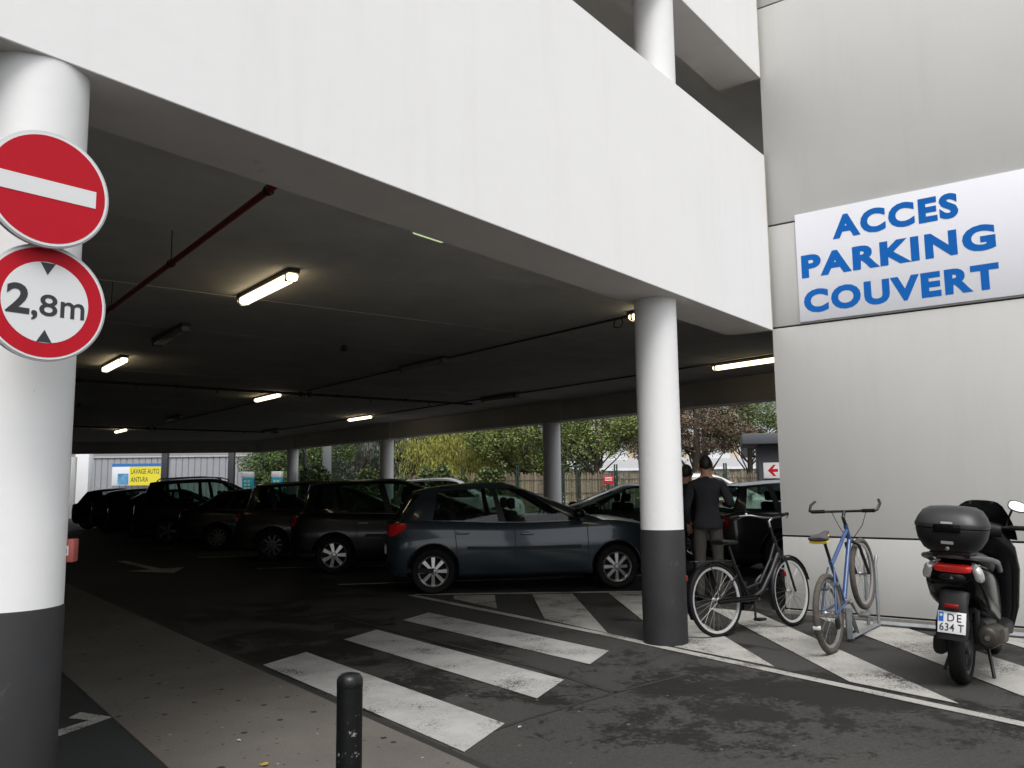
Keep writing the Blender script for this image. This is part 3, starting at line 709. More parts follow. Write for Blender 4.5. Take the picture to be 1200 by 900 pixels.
    def belt_pt(u):
        x = lerp(bx0, bx1, u); y, z = half(x)[10]; yy = y-.004-.10*max(0, (u-.86)/.14)**2*Wd - .12*max(0, (.10-u)/.10)**2*Wd
        return Vector((x, yy, z-.012))
    def rail_pt(u):
        x = lerp(rx0, rx1, interp([0, .225, .5, .86, 1], [0, .24, .69, .945, 1], u)); z = interp([0, .55, 1], rz, u); y = ry*(1-.05*(2*u-1.05)**2)
        return Vector((x, y, z))
    def S_(u, v, off=0):
        p = belt_pt(u).lerp(rail_pt(u), v); p.y += .035*sin(pi*v)*1.0+off; p.z += 0; return p
    us = [0]; panes = []
    for a, c in P['panes']: us += [a, c]; panes.append((a, c))
    us.append(1)
    for s in (-1, 1):
        fl = lambda p: Vector((p.x, s*p.y, p.z))
        b = MB()
        def cell(u0, u1, v0, v1, nu=5, nv=4, mi=0): b.grid([[fl(S_(lerp(u0, u1, i/nu), lerp(v0, v1, j/nv))) for j in range(nv+1)] for i in range(nu+1)], mi)
        v0, v1 = .05, .91
        for i in range(len(us)-1):
            if i % 2 == 0: cell(us[i], us[i+1], v0, v1, mi=1 if 0 < i < len(us)-2 else 0)
        cell(0, 1, 0, v0, 24, 1); cell(0, 1, v1, 1, 24, 1)
        b.build('pillar_frame', [P.get('pillar_mat', paint), black_plastic], root, 60)
        for a, c in panes:
            g = MB(); g.grid([[fl(S_(lerp(a-.004, c+.004, i/6), lerp(v0-.02, v1+.02, j/5), -.010)) for j in range(6)] for i in range(7)]); pane_o = g.build('side_window', glassm or glass_m, root, 60)
    def across(u, name, fwd, v0=.06, v1=.93, inset=.06):
        # screen between the two side edges at u (0 rear, 1 front)
        def Q(v, w_): p = S_(u, v); y = p.y*w_; return Vector((p.x+fwd*(.10*(1-w_*w_)), y, p.z+.012*(1-w_*w_)*(v > .5)))
        g = MB(); g.grid([[Q(lerp(v0, v1, j/6), lerp(-1+inset, 1-inset, i/12)) for j in range(7)] for i in range(13)]); o = g.build(name, glassm or glass_m, root, 60)
        f = MB()
        for w0, w1 in ((-1, -1+inset), (1-inset, 1)): f.grid([[Q(lerp(0, 1, j/6), lerp(w0, w1, i/2)) for j in range(7)] for i in range(3)])
        for va, vb in ((0, v0), (v1, 1)): f.grid([[Q(lerp(va, vb, j/2), lerp(-1+inset, 1-inset, i/12)) for j in range(3)] for i in range(13)])
        f.build('screen_frame', P.get('pillar_mat', paint), root, 60)
    across(1, 'windscreen', 1); across(0, 'rear_window', -1)
    b = MB(); b.grid([[Vector((lerp(rail_pt(i/12).x, rail_pt(i/12).x, 0)+(0.10*(1-w_*w_)*(1 if i == 12 else -1 if i == 0 else 0)), rail_pt(i/12).y*w_, rail_pt(i/12).z+.045*(1-w_**2)*(1 if 0 < i < 12 else .27))) for w_ in [lerp(-1, 1, j/12) for j in range(13)]] for i in range(13)])
    b.build('roof', paint, root, 60)
    # ------- trim
    def ribbon(x0, x1, f0, f1, off, name, mat, sides=(-1, 1), n=10, slope=0, taper=0):
        for s in sides:
            b = MB(); A, B = [], []
            for i in range(n+1):
                x = lerp(x0, x1, i/n); ra, rb = [], []
                for j in range(4):
                    y, z = side(x, lerp(f0+taper*(i/n)**2, f1-.35*taper*(i/n)**2, j/3)+slope*(i/n)); ra.append(Vector((x, s*(y+off), z))); rb.append(Vector((x, s*(y-.01), z)))
                A.append(ra); B.append(rb)
            b.grid(A)
            for e in (0, 3): b.grid([[A[i][e] for i in range(n+1)], [B[i][e] for i in range(n+1)]])
            b.grid([A[0], B[0]]); b.grid([A[n], B[n]]); b.build(name, mat, root, 40)
    seam = M('seam_black', (.006, .006, .006), .7)
    for dx in P['doors']:
        for s in (-1, 1):
            b = MB(); A = []
            for j in range(12):
                x = dx[0]+(dx[1]-dx[0])*j/11; y, z = side(x, j/11*.985); A.append([Vector((x-.005, s*(y+.0025), z)), Vector((x+.005, s*(y+.0025), z))])
            b.grid(A); b.build('door_seam', seam, root)
    ribbon(P['doors'][0][0], P['doors'][-1][0], .0, .045, .0025, 'sill_strip', black_plastic)
    ribbon(P['rub'][0], P['rub'][1], P['rub'][2], P['rub'][2]+.065, .010, 'rubbing_strip', P.get('rubmat', black_plastic))
    for hx in P['handles']:
        for s in (-1, 1):
            y, z = side(hx, .80); bb = MB().box((hx-.09, s*(y+.022)-.012, z-.016), (hx+.09, s*(y+.022)+.012, z+.012), bev=.009); bb.tube([(hx-.08, s*(y-.01), z), (hx-.075, s*(y+.018), z)], .010, 6); bb.tube([(hx+.08, s*(y-.01), z), (hx+.075, s*(y+.018), z)], .010, 6)
            bb.build('door_handle', P.get('handle_mat', paint), root, 50)
    ribbon(xr+.012, xr+P['tail'][0], P['tail'][1], P['tail'][2], .008, 'tail_light', P.get('lens', lens_red), taper=.13)
    ribbon(xf-.42, xf-.05, .66, .90, .006, 'headlight', lens_clear)
    for s in (-1, 1):      # mirrors
        mx, my, mz = bx1-.42, Wd*.93, bz[2]+.05
        m_ = MB().loft([(mx-.05, s*(my+.10), mz+.05, .095, .060, 2.6), (mx-.02, s*(my+.10), mz+.05, .105, .070, 2.6), (mx+.06, s*(my+.09), mz+.045, .085, .055, 2.4), (mx+.10, s*(my+.07), mz+.04, .04, .03, 2)], 'x', 16)
        m_.tube([(mx+.03, s*(my-.05), mz-.04), (mx+.03, s*(my+.05), mz+.01)], .022, 8); m_.build('door_mirror', P.get('mirror_mat', paint), root, 50)
    # plates, bumper edges
    MB().box((xr-.035, -.26, bz[0]*.5+.02), (xr-.004, .26, bz[0]*.5+.13), bev=.006).build('number_plate', white_plastic, root, 40)
    ribbon(xr+.01, xr+.62, .08, .16, .004, 'bumper_strip', black_plastic); ribbon(xf-.65, xf-.05, .08, .16, .004, 'bumper_strip', black_plastic)
    # seats, wheel
    for x, ys in ((wb*.52, (-.36, .36)), (wb*.18, (-.36, 0, .36))):
        for y in ys:
            MB().rbox((x-.26, y-.23, bz[1]-.30), (x-.13, y+.23, bz[1]+.16), .04, 0).rbox((x-.235, y-.12, bz[1]+.18), (x-.145, y+.12, bz[1]+.34), .035, 0).build('seat', M('seat_fabric', (.03, .03, .032), .9), root, 50)
    MB().loft([(P['cowl']-.62, 0, bz[2]-.06, Wd*.72, .07, 3), (P['cowl']-.05, 0, bz[2]-.02, Wd*.76, .05, 3)], 'x', 20).build('dashboard', dark_int, root, 50)
    MB().tube([(P['cowl']-.72+.05*sin(t), .36+.18*cos(t), bz[2]+.03+.18*sin(t)) for t in [2*pi*k/20 for k in range(21)]], .013, 6).build('steering_wheel', black_plastic, root, 60)
    if roofbars:
        for s in (-1, 1): MB().tube([rail_pt(.08)*1+Vector((0, 0, .03))] + [Vector((rail_pt(u).x, s*(rail_pt(u).y-.06), rail_pt(u).z+.085)) for u in (.12, .3, .5, .7, .88)] if s == 0 else [Vector((rail_pt(u).x, s*(rail_pt(u).y-.07), rail_pt(u).z+(.03 if u in (.08, .92) else .085))) for u in (.08, .12, .3, .5, .7, .88, .92)], .016, 8).build('roof_bar', M('bar_silver', (.25, .25, .25), .4, metal=.6), root, 50)
    a = MB().tube([(rx0+.25, 0, rz[0]+.03), (rx0+.05, 0, rz[0]+.30)], [.005, .002], 6).build('aerial', black_plastic, root)
    for x in (0, wb):
        for s in (-1, 1): make_wheel(r, style, root, x, s*(Wd-.115), s, rimm)
    return root
HATCH = dict(L=3.99, W=1.72, H=1.49, wb=2.575, fo=.80, r=.305, belt=(.985, .935, .955, .83), cowl=2.44, rdeck=-.46, roof=(-.14, 1.30, .56, [1.375, 1.465, 1.38]), gh=None,
             panes=[(.155, .475), (.51, .86)], doors=[(.36, .28), (1.14, 1.12), (2.16, 2.16)], handles=(.40, 1.30), rub=(.46, 2.06, .49), tail=(.25, .76, 1.0), handle_mat=M('handle_grey', (.24, .24, .245), .3, metal=.5))
MPV = dict(HATCH, L=4.26, W=1.80, H=1.60, wb=2.69, fo=.84, r=.315, belt=(1.02, .98, .99, .86), cowl=2.62, rdeck=-.55, roof=(-.38, 1.38, .585, [1.50, 1.56, 1.47]), panes=[(.06, .17), (.20, .45), (.49, .84)], doors=[(.42, .34), (1.26, 1.24), (2.28, 2.28)], handles=(.48, 1.42), rub=(.52, 2.2, .50), tail=(.10, .72, 1.0))
SEDAN = dict(HATCH, L=4.40, W=1.76, H=1.44, wb=2.60, fo=.88, r=.305, belt=(.98, .93, .945, .80), cowl=2.38, rdeck=-.62, roof=(.02, 1.30, .555, [1.35, 1.42, 1.335]), panes=[(.14, .24), (.27, .50), (.54, .87)], tail=(.10, .76, .98))
SUV = dict(HATCH, L=4.50, W=1.86, H=1.72, wb=2.70, fo=.88, r=.35, belt=(1.10, 1.06, 1.07, .96), cowl=2.46, rdeck=-.72, roof=(-.55, 1.36, .63, [1.63, 1.70, 1.60]), panes=[(.05, .20), (.235, .47), (.505, .86)], doors=[(.40, .34), (1.22, 1.20), (2.30, 2.30)], handles=(.48, 1.38), rub=(.55, 2.2, .42), tail=(.08, .66, 1.0))
def park_at(P, x, y, head):
    # x, y = contact of the rear wheel on the right flank; returns origin on the centre line at the rear axle
    left = Vector((-sin(head), cos(head))); c = Vector((x, y))+left*(P['W']/2-.115); return (c.x, c.y)
bg_paint = car_paint('paint_blue_grey', (.024, .035, .047), .4)
bk = car_paint('paint_black', (.005, .005, .0055), .2); bk2 = car_paint('paint_charcoal', (.009, .009, .0095), .3); brn = car_paint('paint_brown_grey', (.020, .018, .0155), .3)
dgr = car_paint('paint_dark_grey', (.022, .023, .025), .4); wht = car_paint('paint_white', (.62, .63, .64), 0); slv = car_paint('paint_silver', (.30, .31, .32), .5)
HATCH['pillar_mat'] = bk2
make_car('parked_car', dict(HATCH, pillar_mat=bg_paint, mirror_mat=black_gloss, lens=M('bright_red_lens', (.55, .010, .012), .2)), bg_paint, 'blue-grey hatchback parked beside the hatched bay behind the white column', park_at(HATCH, 6.23, 9.97, ang), ang, 'eight')
make_car('parked_car', dict(MPV, pillar_mat=bk), bk, 'black compact people carrier parked alongside the blue-grey hatchback', park_at(MPV, 6.42, 13.43, ang), ang, 'seven')
make_car('parked_car', dict(MPV, pillar_mat=brn), brn, 'brownish grey car parked between the black people carrier and the black saloon', park_at(MPV, 6.62, 16.7, ang), ang, 'ten', rimm=alloy_shaded)
make_car('parked_car', dict(SEDAN, pillar_mat=bk), bk, 'low black saloon parked beside the tall dark off-roader', park_at(SEDAN, 6.75, 20.4, ang), ang, 'ten', rimm=alloy_shaded)
make_car('parked_car', dict(SUV, pillar_mat=bk2), bk2, 'tall dark off-roader with roof bars parked deep in the row', park_at(SUV, 6.5, 23.7, ang), ang, 'five', roofbars=True, rimm=alloy_shaded)
make_car('parked_car', dict(SEDAN, pillar_mat=bk2), bk2, 'charcoal car parked beyond the tall dark off-roader', park_at(SEDAN, 6.6, 27.2, ang), ang, 'ten', rimm=alloy_shaded)
make_car('parked_car', dict(HATCH, pillar_mat=dgr), dgr, 'dark grey hatchback parked between the charcoal car and the last small hatchback', park_at(HATCH, 6.7, 31.5, ang), ang, 'ten', rimm=alloy_shaded)
make_car('parked_car', dict(HATCH, pillar_mat=bk2, roof=(-.14, 1.30, .56, [1.40, 1.49, 1.40])), bk2, 'dark small hatchback parked last in the row, partly behind the signposted column', park_at(HATCH, 6.75, 35.2, ang), ang, 'ten', rimm=alloy_shaded)
# facing row behind the hatchback
p = D(742, 640, 16.6); make_car('parked_car', dict(SEDAN, pillar_mat=bk), bk, 'black car with pale roof sheen parked nose-in behind the blue-grey hatchback', (p.x+1.0, p.y-.3), ang+pi, 'ten')
p = D(872, 640, 13.8); make_car('parked_car', dict(SUV, pillar_mat=dgr, belt=(1.0, .97, .98, .9), roof=(-.55, 1.36, .63, [1.40, 1.47, 1.38])), dgr, 'dark grey estate car behind the two standing people', (p.x+.35, p.y-.1), rad(-32), 'five')
p = D(522, 600, 29.5); make_car('parked_car', dict(SUV, pillar_mat=wht), wht, 'white car outside the car park beyond the back columns', (p.x-1.0, p.y), rad(-40), 'ten')
p = D(862, 600, 24.0); make_car('parked_car', dict(SUV, pillar_mat=wht), wht, 'white car outside behind the dark grey estate car', (p.x-1.6, p.y+1.0), rad(-40), 'ten')
# ================================================================ BICYCLES
def bike_wheel(parent, c, R, rim_mat, tyre_w, steer=0, tyre_mat=black_rubber, nsp=28, disc_hub=False):
    # wheel in the local xz plane about centre c ; wheel (rim+hub) > tyre, spokes
    T = Matrix.Rotation(steer, 4, 'Z') @ Matrix.Rotation(pi/2, 4, 'X')
    b = MB(); ri = R-tyre_w*1.05
    b.lathe([(ri, -.011), (ri+.004, -.012), (ri+.004, .012), (ri, .011), (ri-.018, .006), (ri-.018, -.006)], 40, T, closed=True)
    b.lathe([(0, -.05), (.010, -.05), (.010, -.035), (.022, -.03), (.014, -.02), (.014, .02), (.022, .03), (.010, .035), (.010, .05), (0, .05)], 14, T)
    o = b.build('wheel', rim_mat, parent, 50); o.location = c
    pts = [(R-tyre_w+tyre_w*.5*cos(t)+tyre_w*.42, tyre_w*.5*sin(t)) for t in [2*pi*k/10 for k in range(10)]]
    pts = [(R-tyre_w*.5+tyre_w*.5*cos(t), tyre_w*.5*sin(t)) for t in [2*pi*k/10 for k in range(10)]]
    MB().lathe(pts, 48, T, closed=True).build('tyre', tyre_mat, o, 60)
    sp = MB()
    for k in range(nsp):
        t = 2*pi*k/nsp; a2 = t+(.55 if k % 4 < 2 else -.55); z = .028 if k % 2 else -.028
        sp.tube([T @ Vector((.02*cos(a2), .02*sin(a2), z)), T @ Vector(((ri-.01)*cos(t), (ri-.01)*sin(t), 0))], .0014, 4, cap=False)
    sp.build('spokes', M('spoke_steel', (.22, .22, .22), .4, metal=.8), o)
    return o
def arc(c, R, a0, a1, n=14): return [Vector((c[0]+R*cos(lerp(a0, a1, k/n)), c[1], c[2]+R*sin(lerp(a0, a1, k/n)))) for k in range(n+1)]
def steer_pts(pts, piv, a):
    T = Matrix.Translation(piv) @ Matrix.Rotation(a, 4, 'Z') @ Matrix.Translation(-Vector(piv)); return [T @ Vector(p) for p in pts]
def saddle(parent, x, z, mat, mat2=None, L=.27, W=.085):
    s = MB().loft([(x-L*.50, 0, z+.005, W*.70, .012, 2.4), (x-L*.46, 0, z, W*.95, .026, 2.4), (x-L*.28, 0, z-.004, W, .030, 2.4), (x-.02, 0, z-.010, W*.52, .026, 2.2), (x+L*.30, 0, z-.010, W*.28, .022, 2), (x+L*.50, 0, z-.016, W*.20, .014, 2)], 'x', 18).build('saddle', mat, parent, 50)
    if mat2:
        MB().loft([(x-L*.47, 0, z-.030, W*.92, .013, 2.4), (x-L*.28, 0, z-.034, W*1.01, .013, 2.4), (x-.02, 0, z-.036, W*.53, .012, 2.2), (x+L*.42, 0, z-.034, W*.24, .010, 2)], 'x', 18).build('saddle_edge', mat2, s, 50)
def crank(parent, c, mat, ang0=-1.1, side=1, ring_r=.085, chaincase=None):
    b = MB(); T = Matrix.Translation(c) @ Matrix.Rotation(pi/2, 4, 'X')
    b.lathe([(.0, -.035), (.02, -.035), (.02, -.050), (ring_r, -.050), (ring_r, -.044), (.022, -.044), (.022, .06), (0, .06)], 24, T)
    ck = b.build('crankset', mat, parent, 50)
    for s in (-1, 1):
        a = ang0+(pi if s > 0 else 0); e = Vector(c)+Vector((.168*cos(a), s*.075, .168*sin(a)))
        MB().tube([Vector(c)+Vector((0, s*.058, 0)), e], [.014, .011], 8).build('crank_arm', mat, ck)
        MB().rbox((e.x-.045, min(e.y+s*.012, e.y+s*.10), e.z-.013), (e.x+.045, max(e.y+s*.012, e.y+s*.10), e.z+.013), .006).build('pedal', mat if mat != chrome else chrome, ck, 40)
# ---- black city bicycle
def city_bike():
    R = .345; r = empty('bicycle', (0, 0, 0), 0, 'black step-through city bicycle with pale rims leaning on its stand', 'bicycle')
    fr = M('bike_black', (.005, .0055, .008), .4, coat=.0, spec=.4); pale = M('rim_pale', (.55, .56, .56), .35, metal=.4)
    A, F, BB = Vector((0, 0, R)), Vector((1.09, 0, R)), Vector((.46, 0, .30)); ST = Vector((.29, 0, .66)); HT, HB = Vector((.88, 0, .90)), Vector((.93, 0, .70)); sa = rad(9)
    b = MB()
    b.tube([HB+Vector((-.01, 0, .03)), (.80, 0, .56), (.64, 0, .38), BB], .030, 12)            # fat down tube
    b.tube([HT-Vector((-.015, 0, .05)), (.80, 0, .68), (.62, 0, .46), (.42, 0, .42)], .017, 10)
    b.tube([BB, ST], .018, 10); b.tube([HB, HT], .024, 12)
    for s in (-1, 1):
        b.tube([BB+Vector((-.03, s*.03, 0)), A+Vector((0, s*.06, 0))], .010, 8); b.tube([ST+Vector((-.0, s*.02, -.1)), A+Vector((0, s*.06, 0))], .008, 8)
    b.build('frame', fr, r, 60)
    MB().lathe([(.035, -.05), (.035, .05)], 16, Matrix.Translation(BB) @ Matrix.Rotation(pi/2, 4, 'X')).build('bottom_bracket', fr, r, 40)
    MB().tube([ST-Vector((-.02, 0, .05)), (.235, 0, .84)], .013, 10).build('seat_post', black_metal, r, 60)
    saddle(r, .21, .885, black_plastic, None, .28, .10)
    f = MB()
    for s in (-1, 1): f.tube(steer_pts([F+Vector((0, s*.058, 0)), F+Vector((-.10, s*.05, .30)), (.935, s*.03, .68)], HB, sa), .012, 8)
    f.tube([HB-Vector((0, 0, .03)), HT+Vector((-.03, 0, .10))], .014, 10); f.build('fork', fr, r, 60)
    wf = bike_wheel(r, steer_pts([F], HB, sa)[0], R, pale, .038, sa); wr = bike_wheel(r, A, R, pale, .038)
    g = MB()
    for c, a0, a1, st in ((A, rad(-20), rad(205), 0), (F, rad(15), rad(205), sa)):
        for k in range(18):
            pass
        rows = []
        for k in range(19):
            t = lerp(a0, a1, k/18); rows.append([Vector((c.x+(R+.022-.010*abs(w_)**2)*cos(t), .027*w_, c.z+(R+.022-.010*abs(w_)**2)*sin(t))) for w_ in (-1, -.6, 0, .6, 1)])
        if st: rows = [steer_pts(rw, HB, st) for rw in rows]
        m = MB(); m.grid(rows); m.grid([[p*1+Vector((0, 0, -.002)) for p in rw] for rw in rows]); m.build('mudguard', fr, r, 60)
    h = MB(); T0 = HT+Vector((-.03, 0, .10))
    h.tube([T0, T0+Vector((-.01, 0, .06)), T0+Vector((.05, 0, .09))], .013, 10)
    for s in (-1, 1): h.tube([T0+Vector((.05, 0, .09)), T0+Vector((.05, s*.10, .10)), T0+Vector((.0, s*.22, .13)), T0+Vector((-.12, s*.285, .125)), T0+Vector((-.24, s*.30, .115))], .011, 8)
    hb = h.build('handlebar', M('bar_grey', (.20, .20, .21), .35, metal=.7), r, 60)
    for s in (-1, 1):
        MB().tube([T0+Vector((-.12, s*.285, .125)), T0+Vector((-.25, s*.302, .114))], .016, 10).build('grip', black_rubber, hb, 60)
        MB().tube([T0+Vector((-.07, s*.265, .115)), T0+Vector((-.18, s*.31, .085))], .006, 6).build('brake_lever', black_metal, hb)
    for o in [hb]+list(hb.children): o.data.transform(Matrix.Translation(T0) @ Matrix.Rotation(sa, 4, 'Z') @ Matrix.Translation(-T0))
    crank(r, BB, black_metal, rad(-100))
    MB().rbox((-.03, -.066, .305), (.53, -.054, .355), .022).build('chain_case', black_plastic, r, 50)
    # luggage carrier, rear lamp, reflectors, lock, stand
    c = MB()
    for s in (-1, 1): c.tube([(.20, s*.05, .70), (-.22, s*.06, .715), (-.26, s*.03, .715)], .006, 6); c.tube([A+Vector((0, s*.065, .02)), (-.10, s*.06, .71)], .005, 6)
    for x in (-.15, .0, .14): c.tube([(x, -.06, .712), (x, .06, .712)], .005, 6)
    c.build('luggage_carrier', black_metal, r, 60)
    MB().rbox((-.405, -.03, .545), (-.365, .03, .60), .008).build('rear_lamp', lens_red, r, 40)
    MB().tube([(.42, .05, .27), (.36, .17, .02)], .009, 8).build('kick_stand', black_metal, r, 60)
    q = [Vector((.70, .03, .46))+Vector((.11*cos(t), .02*sin(2*t), .075*sin(t))) for t in [2*pi*k/14 for k in range(15)]]
    MB().tube(q, .011, 8).build('cable_lock', M('lock_grey', (.06, .06, .055), .6), r, 60)
    MB().tube([(T0+Vector((.03, .12, .10))), (T0+Vector((.12, .08, -.02))), (T0+Vector((.10, .03, -.20)))], .0035, 5).build('brake_cable', black_rubber, r)
    MB().lathe([(0, .02), (.018, .015), (.020, 0), (0, 0)], 12, Matrix.Translation(T0+Vector((-.05, .26, .14)))).build('bell', chrome, r, 40)
    MB().rbox((.985, -.02, .50), (1.0, .02, .55), .005).build('front_reflector', lens_red, r, 40)
    return r
cb = city_bike(); pR, pF = G(843, 747), G(931, 733)
cb.location = (pR.x, pR.y, 0); cb.rotation_euler = (rad(-4), 0, math.atan2(pF.y-pR.y, pF.x-pR.x)-rad(2))
# ---- blue mountain bike, front wheel up in the rack
def mtb():
    R = .335; r = empty('mountain_bike', (0, 0, 0), 0, 'blue mountain bike with bar ends and yellow-edged saddle in the grey rack', 'bicycle')
    fr = M('bike_blue', (.030, .075, .20), .35, var=.1, scale=9, coat=.4); dirt_t = M('dusty_tyre', (.085, .075, .065), .9, var=.25, scale=20, bump=.6, bscale=90)
    A, F, BB = Vector((0, 0, R)), Vector((1.05, 0, R)), Vector((.42, 0, .29)); ST = Vector((.24, 0, .72)); HT, HB = Vector((.80, 0, .86)), Vector((.84, 0, .74))
    b = MB(); b.tube([HB, BB], .021, 12); b.tube([HT-Vector((0, 0, .03)), ST-Vector((-.02, 0, .05))], .017, 12); b.tube([BB, ST], .016, 12); b.tube([HB-Vector((0, 0, .03)), HT+Vector((0, 0, .02))], .020, 12)
    for s in (-1, 1):
        b.tube([BB+Vector((-.03, s*.03, 0)), A+Vector((0, s*.062, 0))], .011, 8); b.tube([ST+Vector((0, s*.025, -.06)), (.13, s*.045, .52), A+Vector((0, s*.062, 0))], .009, 8)
    b.tube([(.16, -.04, .56), (.16, .04, .56)], .008, 8); b.build('frame', fr, r, 60)
    f = MB()
    for s in (-1, 1): f.tube([F+Vector((0, s*.06, 0)), (.90, s*.058, .66)], .015, 10)
    f.tube([(.895, -.06, .67), (.885, 0, .70), (.895, .06, .67)], .017, 10); f.tube([(.875, 0, .69), HT+Vector((-.01, 0, .06))], .014, 10); f.build('fork', black_metal, r, 60)
    rimm = M('rim_alu', (.42, .42, .42), .35, metal=.7)
    bike_wheel(r, A, R, rimm, .052, 0, dirt_t); bike_wheel(r, F, R, rimm, .052, 0, dirt_t)
    MB().tube([ST-Vector((-.02, 0, .04)), (.175, 0, .93)], .0135, 10).build('seat_post', black_metal, r, 60)
    saddle(r, .16, .975, M('saddle_grey', (.07, .06, .065), .8), M('saddle_yellow', (.58, .42, .02), .6), .28, .085)
    h = MB(); T0 = Vector((.76, 0, .995)); h.tube([HT+Vector((-.01, 0, .04)), (.765, 0, .96), (.83, 0, 1.0)], .016, 10); h.tube([(.78, -.29, 1.015), (.83, -.10, 1.0), (.83, .10, 1.0), (.78, .29, 1.015)], .012, 10)
    hb = h.build('handlebar', black_metal, r, 60)
    for s in (-1, 1):
        MB().tube([(.80, s*.17, 1.010), (.78, s*.285, 1.015)], .017, 10).build('grip', black_rubber, hb, 60)
        MB().tube([(.78, s*.285, 1.015), (.79, s*.305, 1.02), (.87, s*.315, 1.055), (.93, s*.29, 1.075)], .013, 10).build('bar_end', black_metal, hb, 60)
        MB().tube([(.82, s*.12, 1.0), (.87, s*.17, .985), (.86, s*.25, .985)], .006, 6).build('brake_lever', black_metal, hb)
    for s in (-1, 1): MB().tube([(.84, s*.10, 1.0), (.95, s*.16, .97), (.93, s*.11, .84), (.86, s*.02, .72)], .0035, 5).build('brake_cable', black_rubber, r)
    for s in (-1, 1): MB().rbox((.115, s*.05-.012, .545), (.15, s*.05+.035*s+.012, .565), .006).build('brake_arm', chrome, r, 40)
    for s in (-1, 1): MB().rbox((.90, s*.055-.012, .62), (.93, s*.055+.012, .67), .006).build('brake_arm', chrome, r, 40)
    crank(r, BB, M('crank_alu', (.30, .30, .30), .4, metal=.8), rad(-60))
    MB().rbox((-.045, -.085, .21), (.02, -.05, .30), .012).build('derailleur', black_metal, r, 40)
    MB().rbox((-R-.001, -.03, R-.02), (-R+.03, .03, R+.01), .006).build('wheel_reflector', white_plastic, r, 40)
    return r
mb = mtb(); pR = G(979, 765); dirn = math.atan2(-WN.y, -WN.x)
mb.location = (pR.x, pR.y, 0); mb.rotation_euler = Euler((rad(-2), rad(-13.5), dirn+rad(-1)), 'XYZ'); mb.location.z = .335-.335*cos(rad(13.5))+.003
# ---- rack
rk = empty('bicycle_rack', (0, 0, 0), 0, 'grey galvanised steel bicycle rack holding the blue mountain bike', 'bicycle rack')
rr0 = G(996, 752); r1 = G(1024, 733); dn = Vector((-WN.x, -WN.y, 0)); wd3 = Vector((WD.x, WD.y, 0))
B0 = Vector((rr0.x, rr0.y, 0)); B1 = B0+dn*1.0
MB().tube([B0+Vector((0, 0, .30))-dn*.0, B0+Vector((0, 0, .03)), B0+dn*.03+Vector((0, 0, .02))], .035, 4).build('front_post', grey_metal, rk)
MB().tube([B0+Vector((0, 0, .028)), B1+Vector((0, 0, .028))], .026, 4).build('floor_rail', grey_metal, rk)
MB().tube([B1+Vector((0, 0, .03))-wd3*.05, B1+wd3*2.6+Vector((0, 0, .03))], .028, 4).build('floor_rail', grey_metal, rk)
U0 = B0+dn*.93
for k in (0, .10): MB().tube([U0-wd3*(k-.02)+Vector((0, 0, .02)), U0-wd3*(k-.02)+Vector((0, 0, .62)), U0-wd3*(k-.02)+dn*.05+Vector((0, 0, .70))], .017, 8).build('wheel_hoop', grey_metal, rk, 60)
MB().tube([U0+wd3*.03+Vector((0, 0, .30)), U0-wd3*.10+Vector((0, 0, .30))], .012, 8).build('brace', grey_metal, rk)
MB().tube([B0+dn*.05+Vector((0, 0, .28)), B0+dn*.25+Vector((0, 0, .04))], .02, 4).build('brace', grey_metal, rk)

